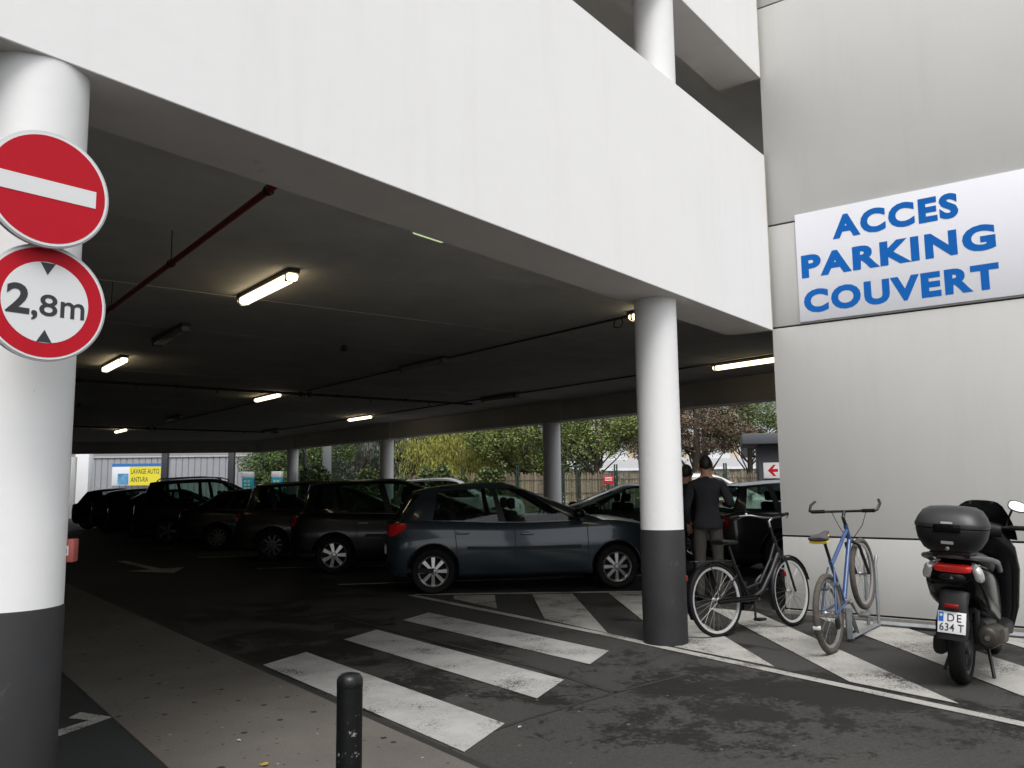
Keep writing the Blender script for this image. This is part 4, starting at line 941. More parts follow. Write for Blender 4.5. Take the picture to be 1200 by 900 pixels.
# ================================================================ SCOOTER
def scooter():
    r = empty('scooter', (0, 0, 0), 0, 'black motor scooter with black top case parked by the grey wall', 'scooter')
    R = .265; wbs = 1.36
    def wheel(x, y=0):
        T = Matrix.Rotation(pi/2, 4, 'X'); b = MB(); b.lathe([(R-.075, -.045), (R-.075, .045), (R-.095, .04), (R-.10, 0), (R-.095, -.04)], 32, T, closed=True); b.lathe([(0, -.05), (.05, -.05), (.055, .05), (0, .05)], 20, T)
        for k in range(6): b.add([T @ (Matrix.Rotation(2*pi*k/6, 4, 'Z') @ Vector(p)) for p in ((.04, -.016, -.02), (R-.09, -.022, -.02), (R-.09, .022, -.02), (.04, .016, -.02), (.04, -.016, .02), (R-.09, -.022, .02), (R-.09, .022, .02), (.04, .016, .02))], [(0, 1, 2, 3), (4, 5, 6, 7), (0, 1, 5, 4), (2, 3, 7, 6)])
        o = b.build('wheel', M('scooter_rim', (.10, .10, .105), .4, metal=.6), r, 50); o.location = (x, y, R)
        MB().lathe([(R-.075, -.05), (R-.045, -.054), (R-.018, -.050), (R-.004, -.028), (R, 0), (R-.004, .028), (R-.018, .050), (R-.045, .054), (R-.075, .05)], 40, T, closed=True).build('tyre', black_rubber, o, 60)
    wheel(0); wheel(wbs)
    # tail fairing
    MB().loft([(-.335, 0, .815, .075, .035, 2.5), (-.32, 0, .81, .135, .065, 2.6), (-.25, 0, .775, .185, .125, 2.8), (-.08, 0, .715, .205, .175, 3), (.15, 0, .67, .20, .195, 3), (.42, 0, .60, .185, .19, 3), (.66, 0, .47, .165, .14, 3)], 'x', 28).build('rear_fairing', black_gloss, r, 60)
    MB().loft([(-.20, 0, .915, .10, .03, 2.5), (-.10, 0, .90, .155, .05, 2.6), (.10, 0, .875, .165, .065, 2.8), (.30, 0, .83, .16, .075, 2.8), (.62, 0, .80, .13, .075, 2.6), (.76, 0, .78, .09, .05, 2.3)], 'x', 24).build('seat', black_plastic, r, 60)
    rail = [(.30, -.205, .80), (.05, -.225, .875), (-.15, -.215, .905), (-.28, -.15, .925), (-.335, 0, .93), (-.28, .15, .925), (-.15, .215, .905), (.05, .225, .875), (.30, .205, .80)]
    pts = []
    for i in range(len(rail)-1):
        for k in range(4): pts.append(Vector(rail[i]).lerp(Vector(rail[i+1]), k/4))
    MB().tube(pts, .020, 10).build('grab_rail', M('rail_silver', (.16, .16, .165), .4, metal=.6), r, 60)
    # tail lamp cluster
    lamp = MB().loft([(-.350, 0, .842, .098, .018, 4), (-.346, 0, .842, .112, .026, 4), (-.305, 0, .845, .125, .032, 4)], 'x', 28).build('tail_light', M('tail_lens', (.62, .012, .010), .15, coat=.6), r, 60)
    for s in (-1, 1):
        m4 = Matrix.Translation((-.285, s*.150, .815)) @ Matrix.Rotation(rad(-28*s), 4, 'Z') @ Matrix.Rotation(rad(18*s), 4, 'X')
        MB().loft([(-.045, 0, 0, .016, .030, 2.4), (-.03, 0, 0, .032, .056, 2.6), (.04, 0, .005, .036, .064, 2.6)], 'x', 20, 0, m4).build('indicator', lens_clear, r, 60)
    MB().loft([(-.348, 0, .785, .055, .022, 3), (-.32, 0, .787, .10, .030, 3)], 'x', 20).build('tail_panel', black_plastic, r, 60)
    MB().prism([(-.012, -.012), (.012, -.012), (0, .014)], -.002, .002, 0, frame((-.350, 0, .785), (0, -1, 0), (0, 0, 1))).build('emblem', chrome, r)
    # rear mudguard with plate
    MB().loft([(.74, -.17, 0, .075, .130, 2.6), (.66, -.26, 0, .040, .098, 2.8), (.58, -.305, 0, .026, .092, 3), (.46, -.338, 0, .018, .108, 3.2), (.36, -.362, 0, .012, .098, 3)], 'z', 24).build('rear_mudguard', black_plastic, r, 60)
    PM = frame((-.352, .105, .405), (0, -1, 0), (-.18, 0, 1)) if False else frame((-.372, .088, .405), (0, -1, 0), (.22, 0, 1))
    MB().box((0, 0, 0), (.176, .145, .004), 0, PM, .0015).build('number_plate', M('plate_white', (.66, .67, .68), .4), r, 40)
    plate = [o for o in r.children if o.name.startswith('number_plate')][0]
    MB().box((.004, .075, .0044), (.036, .140, .0056), 0, PM).build('euro_band', M('plate_blue', (.01, .10, .42), .4), plate)
    MB().prism(disc(.010, 12), .0058, .0064, 0, PM @ Matrix.Translation((.02, .118, 0))).build('star_ring', M('plate_star', (.5, .5, .45), .5), plate)
    text_mesh('DE', sblk, 'lettering', plate, .088, .052, PM @ Matrix.Translation((.060, .080, .006)), bold=.008, spacing=1.25)
    text_mesh('634 T', sblk, 'lettering', plate, .152, .052, PM @ Matrix.Translation((.012, .014, .006)), bold=.008, spacing=1.05)
    MB().rbox((-.372, -.045, .575), (-.352, .045, .605), .006).build('rear_reflector', lens_red, r, 40)
    MB().loft([(-.10, 0, .60, .11, .10, 3), (.10, 0, .58, .12, .10, 3)], 'x', 16).build('under_tray', black_plastic, r, 60)
    # swing arm, engine, exhaust
    MB().loft([(-.06, .135, R, .045, .07, 3), (.10, .14, R+.01, .055, .09, 3), (.45, .14, R+.02, .055, .10, 3), (.58, .13, R+.03, .04, .07, 3)], 'x', 20).build('transmission_case', black_plastic, r, 60)
    MB().loft([(.18, -.02, .33, .13, .12, 3), (.60, -.02, .34, .12, .11, 3)], 'x', 18).build('engine', M('engine_grey', (.05, .05, .05), .6, metal=.3), r, 60)
    ex = MB().loft([(-.155, -.185, .37, .045, .050, 2), (-.145, -.185, .37, .066, .072, 2), (-.10, -.185, .37, .074, .080, 2), (.28, -.18, .335, .074, .080, 2), (.36, -.17, .32, .045, .05, 2), (.52, -.12, .27, .02, .02, 2)], 'x', 22).build('exhaust', M('exhaust_dark', (.045, .040, .036), .5, metal=.5, var=.3, scale=12), r, 60)
    MB().loft([(-.160, -.185, .37, .018, .018, 2), (-.14, -.185, .37, .022, .022, 2)], 'x', 14).build('tail_pipe', chrome, ex, 60)
    MB().loft([(-.02, -.262, .375, .012, .05, 3), (.20, -.257, .355, .012, .05, 3)], 'x', 16).build('heat_shield', M('heat_shield', (.12, .10, .085), .5, metal=.5), ex, 60)
    for s in (-1, 1): MB().tube([(-.03, s*.09, .64), (-.01, s*.10, R+.03)], [.026, .022], 10).build('shock_absorber', black_metal, r, 60)
    # floor, legshield, front
    MB().loft([(.55, 0, .30, .17, .06, 3.5), (.70, 0, .28, .195, .065, 3.5), (1.0, 0, .30, .20, .07, 3.5), (1.10, 0, .34, .17, .08, 3.5)], 'x', 24).build('footboard', black_plastic, r, 60)
    MB().loft([(.24, 1.02, 0, .06, .19, 3), (.45, 1.06, 0, .085, .235, 3), (.75, 1.02, 0, .095, .250, 3), (.92, .98, 0, .10, .225, 3), (1.04, .97, 0, .085, .15, 2.6)], 'z', 28).build('leg_shield', black_gloss, r, 60)
    MB().loft([(.50, 1.16, 0, .08, .10, 2.5), (.72, 1.14, 0, .10, .17, 2.6), (.92, 1.08, 0, .09, .19, 2.6)], 'z', 24).build('front_apron', black_gloss, r, 60)
    for s in (-1, 1): MB().tube([(wbs, s*.085, R), (1.17, s*.085, .62)], .022, 10).build('fork_leg', black_metal, r, 60)
    rows = [[Vector((wbs+(R+.03)*cos(t), .075*w_, R+(R+.03-.02*abs(w_))*sin(t))) for w_ in (-1, -.6, 0, .6, 1)] for t in [lerp(rad(0), rad(170), k/12) for k in range(13)]]
    MB().grid(rows).build('front_mudguard', black_gloss, r, 60)
    hb = MB().tube([(.86, -.30, 1.085), (.90, -.16, 1.08), (.93, 0, 1.06), (.90, .16, 1.08), (.86, .30, 1.085)], .014, 10).build('handlebar', black_metal, r, 60)
    MB().loft([(-.14, 1.05, .92, .05, .06, 2.5), (0, 1.06, .93, .07, .08, 2.5), (.14, 1.05, .92, .05, .06, 2.5)], 'y', 18).build('handlebar_cover', black_plastic, hb, 60)
    for s in (-1, 1):
        MB().tube([(.877, s*.20, 1.083), (.858, s*.310, 1.086)], .019, 12).build('grip', black_rubber, hb, 60); MB().lathe([(0, 0), (.019, .0), (.019, .02), (0, .025)], 12, Matrix.Translation((.858, s*.310, 1.086)) @ Matrix.Rotation(-s*pi/2, 4, 'X')).build('bar_weight', chrome, hb, 50)
        MB().tube([(.90, s*.16, 1.08), (.97, s*.20, 1.07), (.96, s*.31, 1.065)], .007, 6).build('brake_lever', chrome, hb)
        # mirrors
        if s > 0: continue
        MB().tube([(.92, s*.17, 1.09), (.93, s*.19, 1.17), (.90, s*.215, 1.225)], .009, 8).build('mirror_stem', black_metal, hb, 60)
        m4 = Matrix.Translation((.885, s*.255, 1.255)) @ Matrix.Rotation(rad(-12*s), 4, 'Z') @ Matrix.Rotation(rad(16), 4, 'Y') @ Matrix.Rotation(rad(s*-18), 4, 'X')
        MB().loft([(0, 0, 0, .070, .045, 2.6), (.02, 0, 0, .068, .043, 2.6), (.045, 0, 0, .035, .022, 2.2)], 'x', 22, 0, m4).build('mirror_shell', black_plastic, hb, 60)
        MB().loft([(-.004, 0, 0, .062, .038, 2.6), (-.001, 0, 0, .062, .038, 2.6)], 'x', 22, 0, m4).build('mirror_glass', M('mirror', (.8, .8, .8), .04, metal=1), hb, 60)
    # dark tinted screen
    rows = [[Vector((1.02-.17*k/6+.07*(1-w_*w_), (.235-.045*(k/6)**2)*w_, .98+.31*k/6-.10*(k/6)*w_**4)) for w_ in [lerp(-1, 1, j/10) for j in range(11)]] for k in range(7)]
    g = MB(); g.grid(rows); g.grid([[p+Vector((.004, 0, 0)) for p in rw] for rw in rows]); g.build('windscreen', M('smoked_screen', (.012, .013, .014), .08, coat=.4), r, 60)
    MB().rbox((.93, -.09, 1.00), (1.0, .09, 1.07), .015).build('instrument_panel', M('dial_grey', (.20, .21, .22), .3), r, 40)
    # stands
    for s in (-1, 1): MB().tube([(.36, s*.10, .28), (.26, s*.165, .02)], .013, 8).build('stand_leg', black_metal, r, 60)
    # top case
    tc = MB().loft([(.965, -.30, 0, .13, .15, 3.2), (.985, -.30, 0, .165, .175, 3.2), (1.05, -.30, 0, .19, .213, 3.2), (1.112, -.30, 0, .198, .226, 3.2), (1.122, -.30, 0, .196, .224, 3.2)], 'z', 40).build('top_case', black_plastic, r, 60)
    MB().loft([(1.128, -.30, 0, .200, .230, 3.2), (1.150, -.30, 0, .202, .233, 3.2), (1.162, -.30, 0, .198, .228, 3.2), (1.20, -.295, 0, .185, .214, 3), (1.245, -.285, 0, .160, .186, 2.8), (1.268, -.275, 0, .11, .145, 2.6), (1.275, -.27, 0, .05, .07, 2.4)], 'z', 40).build('case_lid', M('case_lid', (.016, .016, .017), .42, bump=.04, bscale=200), tc, 60)
    MB().rbox((-.508, -.085, 1.10), (-.492, .085, 1.155), .008).build('case_latch', black_gloss, tc, 40)
    MB().box((-.5095, -.035, 1.158), (-.497, .035, 1.172)).build('case_badge', M('badge_silver', (.42, .42, .42), .4), tc)
    MB().box((-.489, -.038, 1.020), (-.470, .038, 1.040)).build('case_badge', M('badge_grey', (.20, .20, .20), .4), tc)
    MB().lathe([(0, .012), (.014, .010), (.016, 0), (0, 0)], 12, Matrix.Translation((-.475, 0, .99)) @ Matrix.Rotation(-pi/2, 4, 'Y')).build('case_lock', chrome, tc, 40)
    for s in (-1, 1): MB().tube([(-.36, s*.10, .935), (-.30, s*.10, .965)], .02, 8).build('case_bracket', black_metal, tc)
    MB().box((-.40, -.13, .945), (-.12, .13, .962), bev=.005).build('case_plate', black_metal, tc, 40)
    return r
sc = scooter(); p = G(1128, 801); sc.location = (p.x, p.y, 0); sc.rotation_euler = (rad(3.2), 0, rad(15))

# ================================================================ PEOPLE
def person(name, label, loc, face, H, top_m, leg_m, elbow_out=True, cap=False):
    # faces local +y ; z up ; head = H/7.5
    root = empty(name, (loc[0], loc[1], 0), face, label, 'person'); k = H/1.78
    V = [(0, 0, .98), (0, .005, 1.12), (0, -.005, 1.30), (0, -.015, 1.43), (0, -.005, 1.52), (0, .02, 1.60), (0, .025, 1.69), (0, .015, 1.755)]
    rr = [(.165, .12), (.165, .115), (.185, .125), (.15, .095), (.060, .062), (.078, .088), (.082, .098), (.055, .07)]
    E = [(i, i+1) for i in range(7)]
    def add(p, r, par): V.append(p); rr.append(r); E.append((par, len(V)-1)); return len(V)-1
    for s in (-1, 1):
        sh = add((s*.185, -.015, 1.42), (.072, .075), 3)
        if s == 1 and elbow_out: el = add((.29, -.07, 1.16), (.052, .055), sh); wr = add((.24, .17, 1.17), (.036, .038), el); hd_ = add((.20, .25, 1.20), (.030, .042), wr); side_h = (.20, .25, 1.20)
        else: el = add((s*.26, -.05, 1.13), (.052, .055), sh); wr = add((s*.24, .10, .95), (.036, .038), el); hd_ = add((s*.22, .15, .88), (.028, .042), wr)
        hw = V[wr]; hh = V[hd_]; dv = (Vector(hh)-Vector(hw)).normalized(); sd_ = Vector((1, 0, 0)); sd_ = (sd_-dv*sd_.dot(dv)).normalized()
        for q, (off, L) in enumerate(((-.030, .055), (-.010, .068), (.010, .065), (.028, .050))):
            f1 = add(tuple(Vector(hh)+sd_*off+dv*.03), (.010, .010), hd_); add(tuple(Vector(hh)+sd_*off+dv*(.03+L*.8)+Vector((0, .0, -.015))), (.008, .008), f1)
        t1 = add(tuple(Vector(hw)+dv*.03-sd_*.04*s), (.011, .011), wr); add(tuple(Vector(hw)+dv*.07-sd_*.055*s), (.009, .009), t1)
        hp = add((s*.095, 0, .90), (.10, .105), 0); kn = add((s*.11, .01+.03*(s > 0), .50), (.066, .072), hp); an = add((s*.12, -.03+.02*(s > 0), .10), (.050, .055), kn)
        hl = add((s*.12, -.04+.02*(s > 0), .045), (.045, .042), an); add((s*.13, .14+.02*(s > 0), .035), (.045, .032), hl)
    me = bpy.data.meshes.new('body'); me.from_pydata([tuple(Vector(v)*k) for v in V], E, [])
    o = link('body', me, root)
    md = o.modifiers.new('skin', 'SKIN'); md.use_smooth_shade = True; md.branch_smoothing = .4
    sv = me.skin_vertices[0].data
    for i, (a, c) in enumerate(rr): sv[i].radius = (a*k, c*k); sv[i].use_root = (i == 0)
    sb_ = o.modifiers.new('sub', 'SUBSURF'); sb_.levels = 2; sb_.render_levels = 2
    bpy.context.view_layer.update(); baked(o)
    me = o.data; me.materials.clear()
    for m in (top_m, leg_m, skin, M('shoe', (.02, .02, .02), .6)): me.materials.append(m)
    for f in me.polygons:
        c = f.center/k
        hand = c.z < .96 and abs(c.x) > .18 and c.y > .08 or (c.x > .12 and c.y > .17 and c.z > 1.05)
        f.material_index = 2 if (c.z > 1.50 or hand) else 0 if (c.z > .93 or abs(c.x) > .205) else 3 if c.z < .095 else 1
        f.use_smooth = True
    # ribbed hem of the sweater
    MB().loft([(.885*k, 0, 0, .178*k, .128*k, 2.2), (.93*k, 0, 0, .186*k, .135*k, 2.2), (.985*k, 0, 0, .182*k, .132*k, 2.2)], 'z', 24).build('sweater_hem', top_m, root, 60)
    MB().loft([(1.475*k, 0, -.01*k, .082*k, .076*k, 2), (1.515*k, 0, -.004*k, .070*k, .070*k, 2), (1.52*k, 0, -.004*k, .062*k, .062*k, 2)], 'z', 20).build('collar', top_m, root, 60)
    # hair shell, ears, eyes, nose
    b = MB(); rows = []
    for i in range(13):
        t = lerp(0, rad(128), i/12); row = []
        for j in range(25):
            a = 2*pi*j/24; rx, ry, rz_ = .081, .101, .112; fr_ = max(0, sin(a))
            tt = t*(1-.48*fr_-.14*abs(cos(a))); n_ = 1+.022*sin(9*a+5*t)+.020*sin(23*a-17*t)+.014*sin(31*a+27*t)
            row.append(Vector((rx*n_*sin(tt)*cos(a), .018+ry*n_*sin(tt)*sin(a), 1.672+rz_*n_*cos(tt)))*k)
        rows.append(row)
    b.grid(rows); b.build('hair', hair_m, root, 80)
    for s in (-1, 1):
        MB().loft([(s*.074*k, .012*k, 1.655*k, .018*k, .030*k, 2), (s*.090*k, .005*k, 1.658*k, .015*k, .028*k, 2)], 'x', 12).build('ear', skin, root, 60)
        MB().lathe([(0, -.011*k), (.008*k, -.008*k), (.011*k, 0), (.008*k, .008*k), (0, .011*k)], 10, Matrix.Translation(Vector((s*.030, .112, 1.665))*k)).build('eye', white_plastic, root, 60)
    MB().loft([(1.605*k, 0, .118*k, .016*k, .020*k, 2), (1.62*k, 0, .125*k, .014*k, .018*k, 2), (1.665*k, 0, .112*k, .008*k, .010*k, 2)], 'z', 10).build('nose', skin, root, 60)
    MB().loft([(-.022*k, .110*k, 1.578*k, .006*k, .006*k, 2), (0, .116*k, 1.578*k, .007*k, .008*k, 2), (.022*k, .110*k, 1.578*k, .006*k, .006*k, 2)], 'x', 10).build('mouth', M('lips', (.30, .12, .10), .5), root, 60)
    return root
swm = M('black_knit', (.012, .013, .016), .9, var=.25, scale=40, bump=.4, bscale=120); trm = M('khaki_trousers', (.050, .046, .040), .9, var=.15, scale=12); blk = M('black_cloth', (.008, .008, .009), .9, var=.2, scale=20); dkt = M('dark_trousers', (.02, .019, .018), .9)
p = D(829, 600, 10.6); person('person', 'standing person in black sweater and khaki trousers seen from behind, arms bent', (p.x, p.y), -rad(47), 1.80, swm, trm)
p = D(806, 600, 11.1); person('person', 'person in all-black clothes half hidden behind the white column', (p.x, p.y), -rad(60), 1.70, blk, dkt, False)
# ================================================================ OUTSIDE, BEYOND THE CAR PARK
RT2 = Vector((rt.x, rt.y, 0)).normalized(); FW2 = Vector((fw.x, fw.y, 0)).normalized()
def at(px, depth):            # ground point under pixel column px at a given depth
    v = D(px, 560, depth); return Vector((v.x, v.y, 0))
VR = math.atan2(RT2.y, RT2.x)
# ---- reed fence with green posts, ivy hedge, red plates
reed_m = M('reed', (.19, .155, .11), .9, island=.35); post_g = M('post_green', (.012, .03, .02), .5)
fenceD = 38.0
def fence_panel(px0, px1, label):
    a, c = at(px0, fenceD), at(px1, fenceD); L = (c-a).length
    r = empty('reed_fence', a, VR, label, 'fence', 'reed screen fence panels')
    b = MB(); n = int(L/.045)
    for i in range(n):
        x = (i+random.uniform(.2, .8))*L/n; h = 1.95+random.uniform(-.12, .1); w_ = random.uniform(.012, .024); y = random.uniform(-.012, .012)
        b.prism([(x-w_, y-w_*.6), (x+w_, y-w_*.6), (x, y+w_)], .03, h)
    o = b.build('reed_screen', reed_m, r); o['kind'] = 'stuff'
    for z in (.5, 1.1, 1.7): MB().tube([(0, -.05, z), (L, -.05, z)], .012, 5).build('fence_wire', post_g, r)
    for x in (0, L-.06): MB().box((x, -.12, 0), (x+.06, -.055, 2.35)).build('post', post_g, r)
edges = [452, 500, 543, 572, 607, 660, 678, 722, 775, 800, 850, 905]
names = ['under the dense ivy', 'with ivy along its top', 'behind the white car roof', 'left of the red plate', 'carrying the first red plate', 'behind the back column', 'between back column and second red plate', 'beside the second red plate', 'behind the white front column', 'behind the two people', 'next to the dark kiosk']
for i in range(11): fence_panel(edges[i], edges[i+1]-1, 'weathered reed screen fence panel '+names[i])
redp = M('plate_red', (.50, .02, .025), .5)
for px, l in ((585, 'small red plate on the fence seen over the blue-grey hatchback'), (713, 'small red plate on the fence by the dark-branched tree')):
    p = at(px, fenceD-.35); r = empty('fence_plate', (p.x, p.y, 1.62), VR, l, 'sign')
    MB().box((-.22, -.02, -.16), (.22, .01, .20), bev=.01).build('plate', redp, r, 40)
    for z in (.1, -.0): MB().box((-.15, -.025, z), (.15, -.021, z+.04)).build('text_line', swh, r)
    MB().box((-.05, -.02, -1.62), (.05, .05, -.17)).build('stake', post_g, r)
# ---- trees
bark = M('bark', (.055, .042, .032), .9, var=.3, scale=6, bump=.6, bscale=20)
def leaf_mat(name, col): return M(name, col, .6, island=.55)
def tree(name, label, base, h, rx, rz, zc, lm, n=5200, ls=.16, trunk_r=.18, clumps=26, squash=1.0, droop=0, seed=1, limbs=7, gaps=.0, lean=0):
    rnd = random.Random(seed); r = empty(name, base, rnd.uniform(0, 6), label, 'tree')
    t = MB(); top = Vector((lean, 0, zc)); t.tube([(0, 0, 0), (lean*.2, .05, zc*.4), (lean*.6, -.05, zc*.75), tuple(top+Vector((0, 0, rz*.5)))], [trunk_r*1.25, trunk_r, trunk_r*.75, trunk_r*.2], 9)
    cl = []
    for i in range(clumps):
        while True:
            u = Vector((rnd.uniform(-1, 1), rnd.uniform(-1, 1), rnd.uniform(-1, 1)))
            if .25 < u.length < 1: break
        c = Vector((u.x*rx+lean, u.y*rx, zc+u.z*rz)); cl.append((c, rnd.uniform(.18, .40)*rx))
    for i in range(limbs):
        c = cl[i % clumps][0]; s = Vector((lean*.4, 0, zc*rnd.uniform(.35, .75))); m_ = s.lerp(c, .5)+Vector((0, 0, -.1*rx)); t.tube([s, m_, c], [trunk_r*.32, trunk_r*.20, trunk_r*.05], 6)
    t.build('trunk', bark, r, 60)
    b = MB()
    for i in range(n):
        c, cr = cl[rnd.randrange(clumps)]
        d = Vector((rnd.gauss(0, 1), rnd.gauss(0, 1), rnd.gauss(0, 1))).normalized()*cr*rnd.random()**.45; d.z *= squash
        p = c+d; p.z -= droop*abs(d.z)
        a = Vector((rnd.gauss(0, 1), rnd.gauss(0, 1), rnd.gauss(0, .6))).normalized(); q = a.cross(Vector((rnd.gauss(0, 1), rnd.gauss(0, 1), rnd.gauss(0, 1)))).normalized()
        if droop: a = (a*.3+Vector((0, 0, -1))).normalized(); q = a.cross(Vector((rnd.gauss(0, 1), rnd.gauss(0, 1), 0))).normalized()
        s = ls*rnd.uniform(.6, 1.3); w_ = s*(.5 if not droop else .30); s2 = s*(1 if not droop else 1.5)
        b.add([p, p+a*s2*.5+q*w_*.5, p+a*s2, p+a*s2*.5-q*w_*.5], [(0, 1, 2, 3)])
    o = link('crown', None) if False else None
    me = bpy.data.meshes.new('crown'); me.from_pydata(b.v, [], b.f); me.materials.append(lm); cr_o = link('crown', me, r); cr_o['kind'] = 'stuff'
    return r
yel = leaf_mat('leaf_yellow_green', (.27, .27, .05)); grn = leaf_mat('leaf_green', (.095, .14, .038)); grn2 = leaf_mat('leaf_mid_green', (.14, .175, .042)); con = leaf_mat('leaf_conifer', (.085, .10, .08)); brn_l = leaf_mat('leaf_rust', (.115, .078, .045)); ivy = leaf_mat('leaf_ivy', (.10, .135, .045)); drk = leaf_mat('leaf_dark', (.058, .082, .034))
tree('willow_tree', 'yellow-green feathery tree behind the fence beyond the back columns', at(548, 50), 8, 3.6, 2.9, 3.9, yel, 30000, .15, .20, 52, 1.0, .10, 3, 7)
tree('broadleaf_tree', 'olive green broadleaf tree beside the yellow-green feathery tree', at(618, 47), 8, 3.0, 2.4, 4.3, grn2, 26000, .15, .18, 40, seed=5)
tree('conifer_tree', 'grey-green drooping conifer behind the ivy hedge', at(424, 52), 9, 2.6, 3.6, 4.4, con, 16000, .16, .22, 40, .8, .3, 7)
tree('conifer_tree', 'dark grey-green conifer behind the thin back column', at(482, 53), 9, 2.2, 3.6, 4.4, con, 14000, .16, .22, 38, .8, .3, 17)
tree('broadleaf_tree', 'green tree seen between the corner column and the light grey post', at(366, 50), 9, 2.4, 3.2, 3.8, grn, 14000, .15, .2, 30, seed=9)
tree('broadleaf_tree', 'leafy green tree beyond the grey corrugated shed end', at(326, 58), 9, 2.3, 3.4, 3.6, grn, 15000, .16, .2, 32, seed=11)
tree('broadleaf_tree', 'dark-branched tree with thinning green leaves before the pale building', at(700, 42), 7, 2.6, 1.6, 4.7, grn2, 13000, .14, .15, 32, seed=13, limbs=20)
tree('pine_tree', 'rust-tinged pine with bare dark trunk before the pale building', at(817, 44), 8, 3.0, 1.7, 4.5, brn_l, 16000, .14, .26, 52, .5, seed=21, limbs=14)
tree('pine_tree', 'rust and green tree top hanging over the dark kiosk', at(880, 46), 8, 2.6, 1.5, 4.7, grn, 11000, .14, .16, 40, .6, seed=23, limbs=12)
tree('broadleaf_tree', 'rust-leaved tree behind the white front column', at(752, 47), 8, 2.4, 1.7, 4.6, brn_l, 11000, .14, .2, 30, seed=27)
# backdrop of tall shrubs closing the gaps
def hedge(name, px0, px1, dep, h, lm, n, label, ls=.17, cat='hedge', thick=.6, z0=0):
    a, c = at(px0, dep), at(px1, dep); L = (c-a).length; r = empty(name, a, VR, label, cat); b = MB(); rnd = random.Random(int(px0+dep))
    for i in range(n):
        x = rnd.uniform(0, L); zt = h*(.86+.14*sin(x*2.3+px0)+.08*sin(x*7.1)); z = lerp(z0, zt, rnd.random()**.7); p = Vector((x, rnd.uniform(-thick, thick)*(1-.4*z/h), z))
        a_ = Vector((rnd.gauss(0, 1), rnd.gauss(0, 1), rnd.gauss(0, .7))).normalized(); q = a_.cross(Vector((rnd.gauss(0, 1), rnd.gauss(0, 1), rnd.gauss(0, 1)))).normalized(); s = ls*rnd.uniform(.6, 1.3)
        b.add([p, p+a_*s*.5+q*s*.3, p+a_*s, p+a_*s*.5-q*s*.3], [(0, 1, 2, 3)])
    me = bpy.data.meshes.new('foliage'); me.from_pydata(b.v, [], b.f); me.materials.append(lm); o = link('foliage', me, r); o['kind'] = 'stuff'
    st = MB()
    for i in range(int(L/1.2)+1): st.tube([(min(L, i*1.2), 0, 0), (min(L, i*1.2)+.1, .05, h*.7)], .03, 5)
    st.build('stem', bark, r)
hedge('ivy_hedge', 352, 592, 37.6, 2.35, ivy, 15000, 'green ivy hedge climbing over the reed fence', .15, thick=.22)
hedge('tall_hedge', 300, 705, 62, 6.0, drk, 26000, 'tall dark green hedge closing the view behind the trees', .32, thick=1.6)
hedge('tall_hedge', 640, 915, 47, 2.1, ivy, 6000, 'low scrubby hedge behind the fence before the pale building', .2, thick=.8)
# ---- pale apartment building
cream = M('facade_cream', (.62, .52, .40), .8, var=.05, scale=.6); whitef = M('facade_white', (.72, .73, .75), .8, var=.04, scale=.6); winm = M('far_window', (.03, .035, .04), .15); rail_m = M('balcony_rail', (.55, .56, .58), .5)
def apartment(px0, px1, dep, h, label):
    a, c = at(px0, dep), at(px1, dep); L = (c-a).length; r = empty('apartment_building', a, VR, label, 'building')
    MB().box((0, 0, 0), (L, 9, h)).build('wall', whitef, r)
    fl_h = 2.9; nb = max(2, int(L/3.4))
    for f in range(int(h/fl_h)):
        MB().box((-.1, -.9, f*fl_h+2.6), (L+.1, -.002, f*fl_h+2.78)).build('balcony_slab', whitef, r)
        MB().box((-.08, -.88, f*fl_h+2.79), (L+.08, -.84, f*fl_h+3.5)).build('balcony_rail', rail_m, r)
        for i in range(nb):
            x = (i+.5)*L/nb
            MB().box((x-1.45, -.06, f*fl_h+.05), (x-.75, -.004, f*fl_h+2.55)).build('cream_panel', cream, r)
            w_ = MB().box((x-.6, -.03, f*fl_h+.6), (x+.6, -.003, f*fl_h+2.3)).build('window', winm, r)
            for dx in (-.62, -.02, .58): MB().box((x+dx, -.05, f*fl_h+.58), (x+dx+.04, -.031, f*fl_h+2.32)).build('frame', whitef, w_)
    return r
apartment(655, 790, 72, 11.6, 'pale apartment block seen through the dark-branched tree')
apartment(795, 960, 70, 11.6, 'pale apartment block with cream bands behind the people and pine')
# ---- kiosk with arrow sign
kk = at(884, 26.0); kr = empty('kiosk', kk, VR-rad(14), 'dark grey flat-roofed kiosk beside the grey clad wall', 'kiosk'); kg = M('kiosk_grey', (.055, .058, .068), .5, var=.06, scale=2)
MB().box((.15, 0, 0), (3.2, 2.4, 2.62), bev=.01).build('wall', kg, kr, 40); MB().box((-.32, -.4, 2.63), (3.6, 2.8, 2.95), bev=.02).build('roof', M('kiosk_roof', (.10, .105, .118), .5), kr, 40)
MB().box((1.2, -.02, .05), (2.1, .0, 2.1)).build('door', M('kiosk_door', (.04, .042, .05), .4), kr)
ar = empty('arrow_sign', kk+Matrix.Rotation(VR-rad(14), 3, 'Z') @ Vector((.28, -.035, 1.82)), VR-rad(14), 'white sign with red left arrow on the dark kiosk', 'sign')
MB().box((0, 0, -.24), (.80, .03, .24), bev=.004).build('panel', M('arrow_white', (.72, .70, .70), .45), ar, 40)
MB().prism([(.10, 0), (.26, .17), (.34, .17), (.24, .045), (.40, .045), (.40, -.045), (.24, -.045), (.34, -.17), (.26, -.17)], .001, .004, 0, frame((.03, -.001, 0), (1, 0, 0), (0, 0, 1))).build('arrow', sred, ar)
text_mesh('P', sblk, 'lettering', ar, .12, .2, frame((.58, -.003, -.10), (1, 0, 0), (0, 0, 1)), .01) if False else None
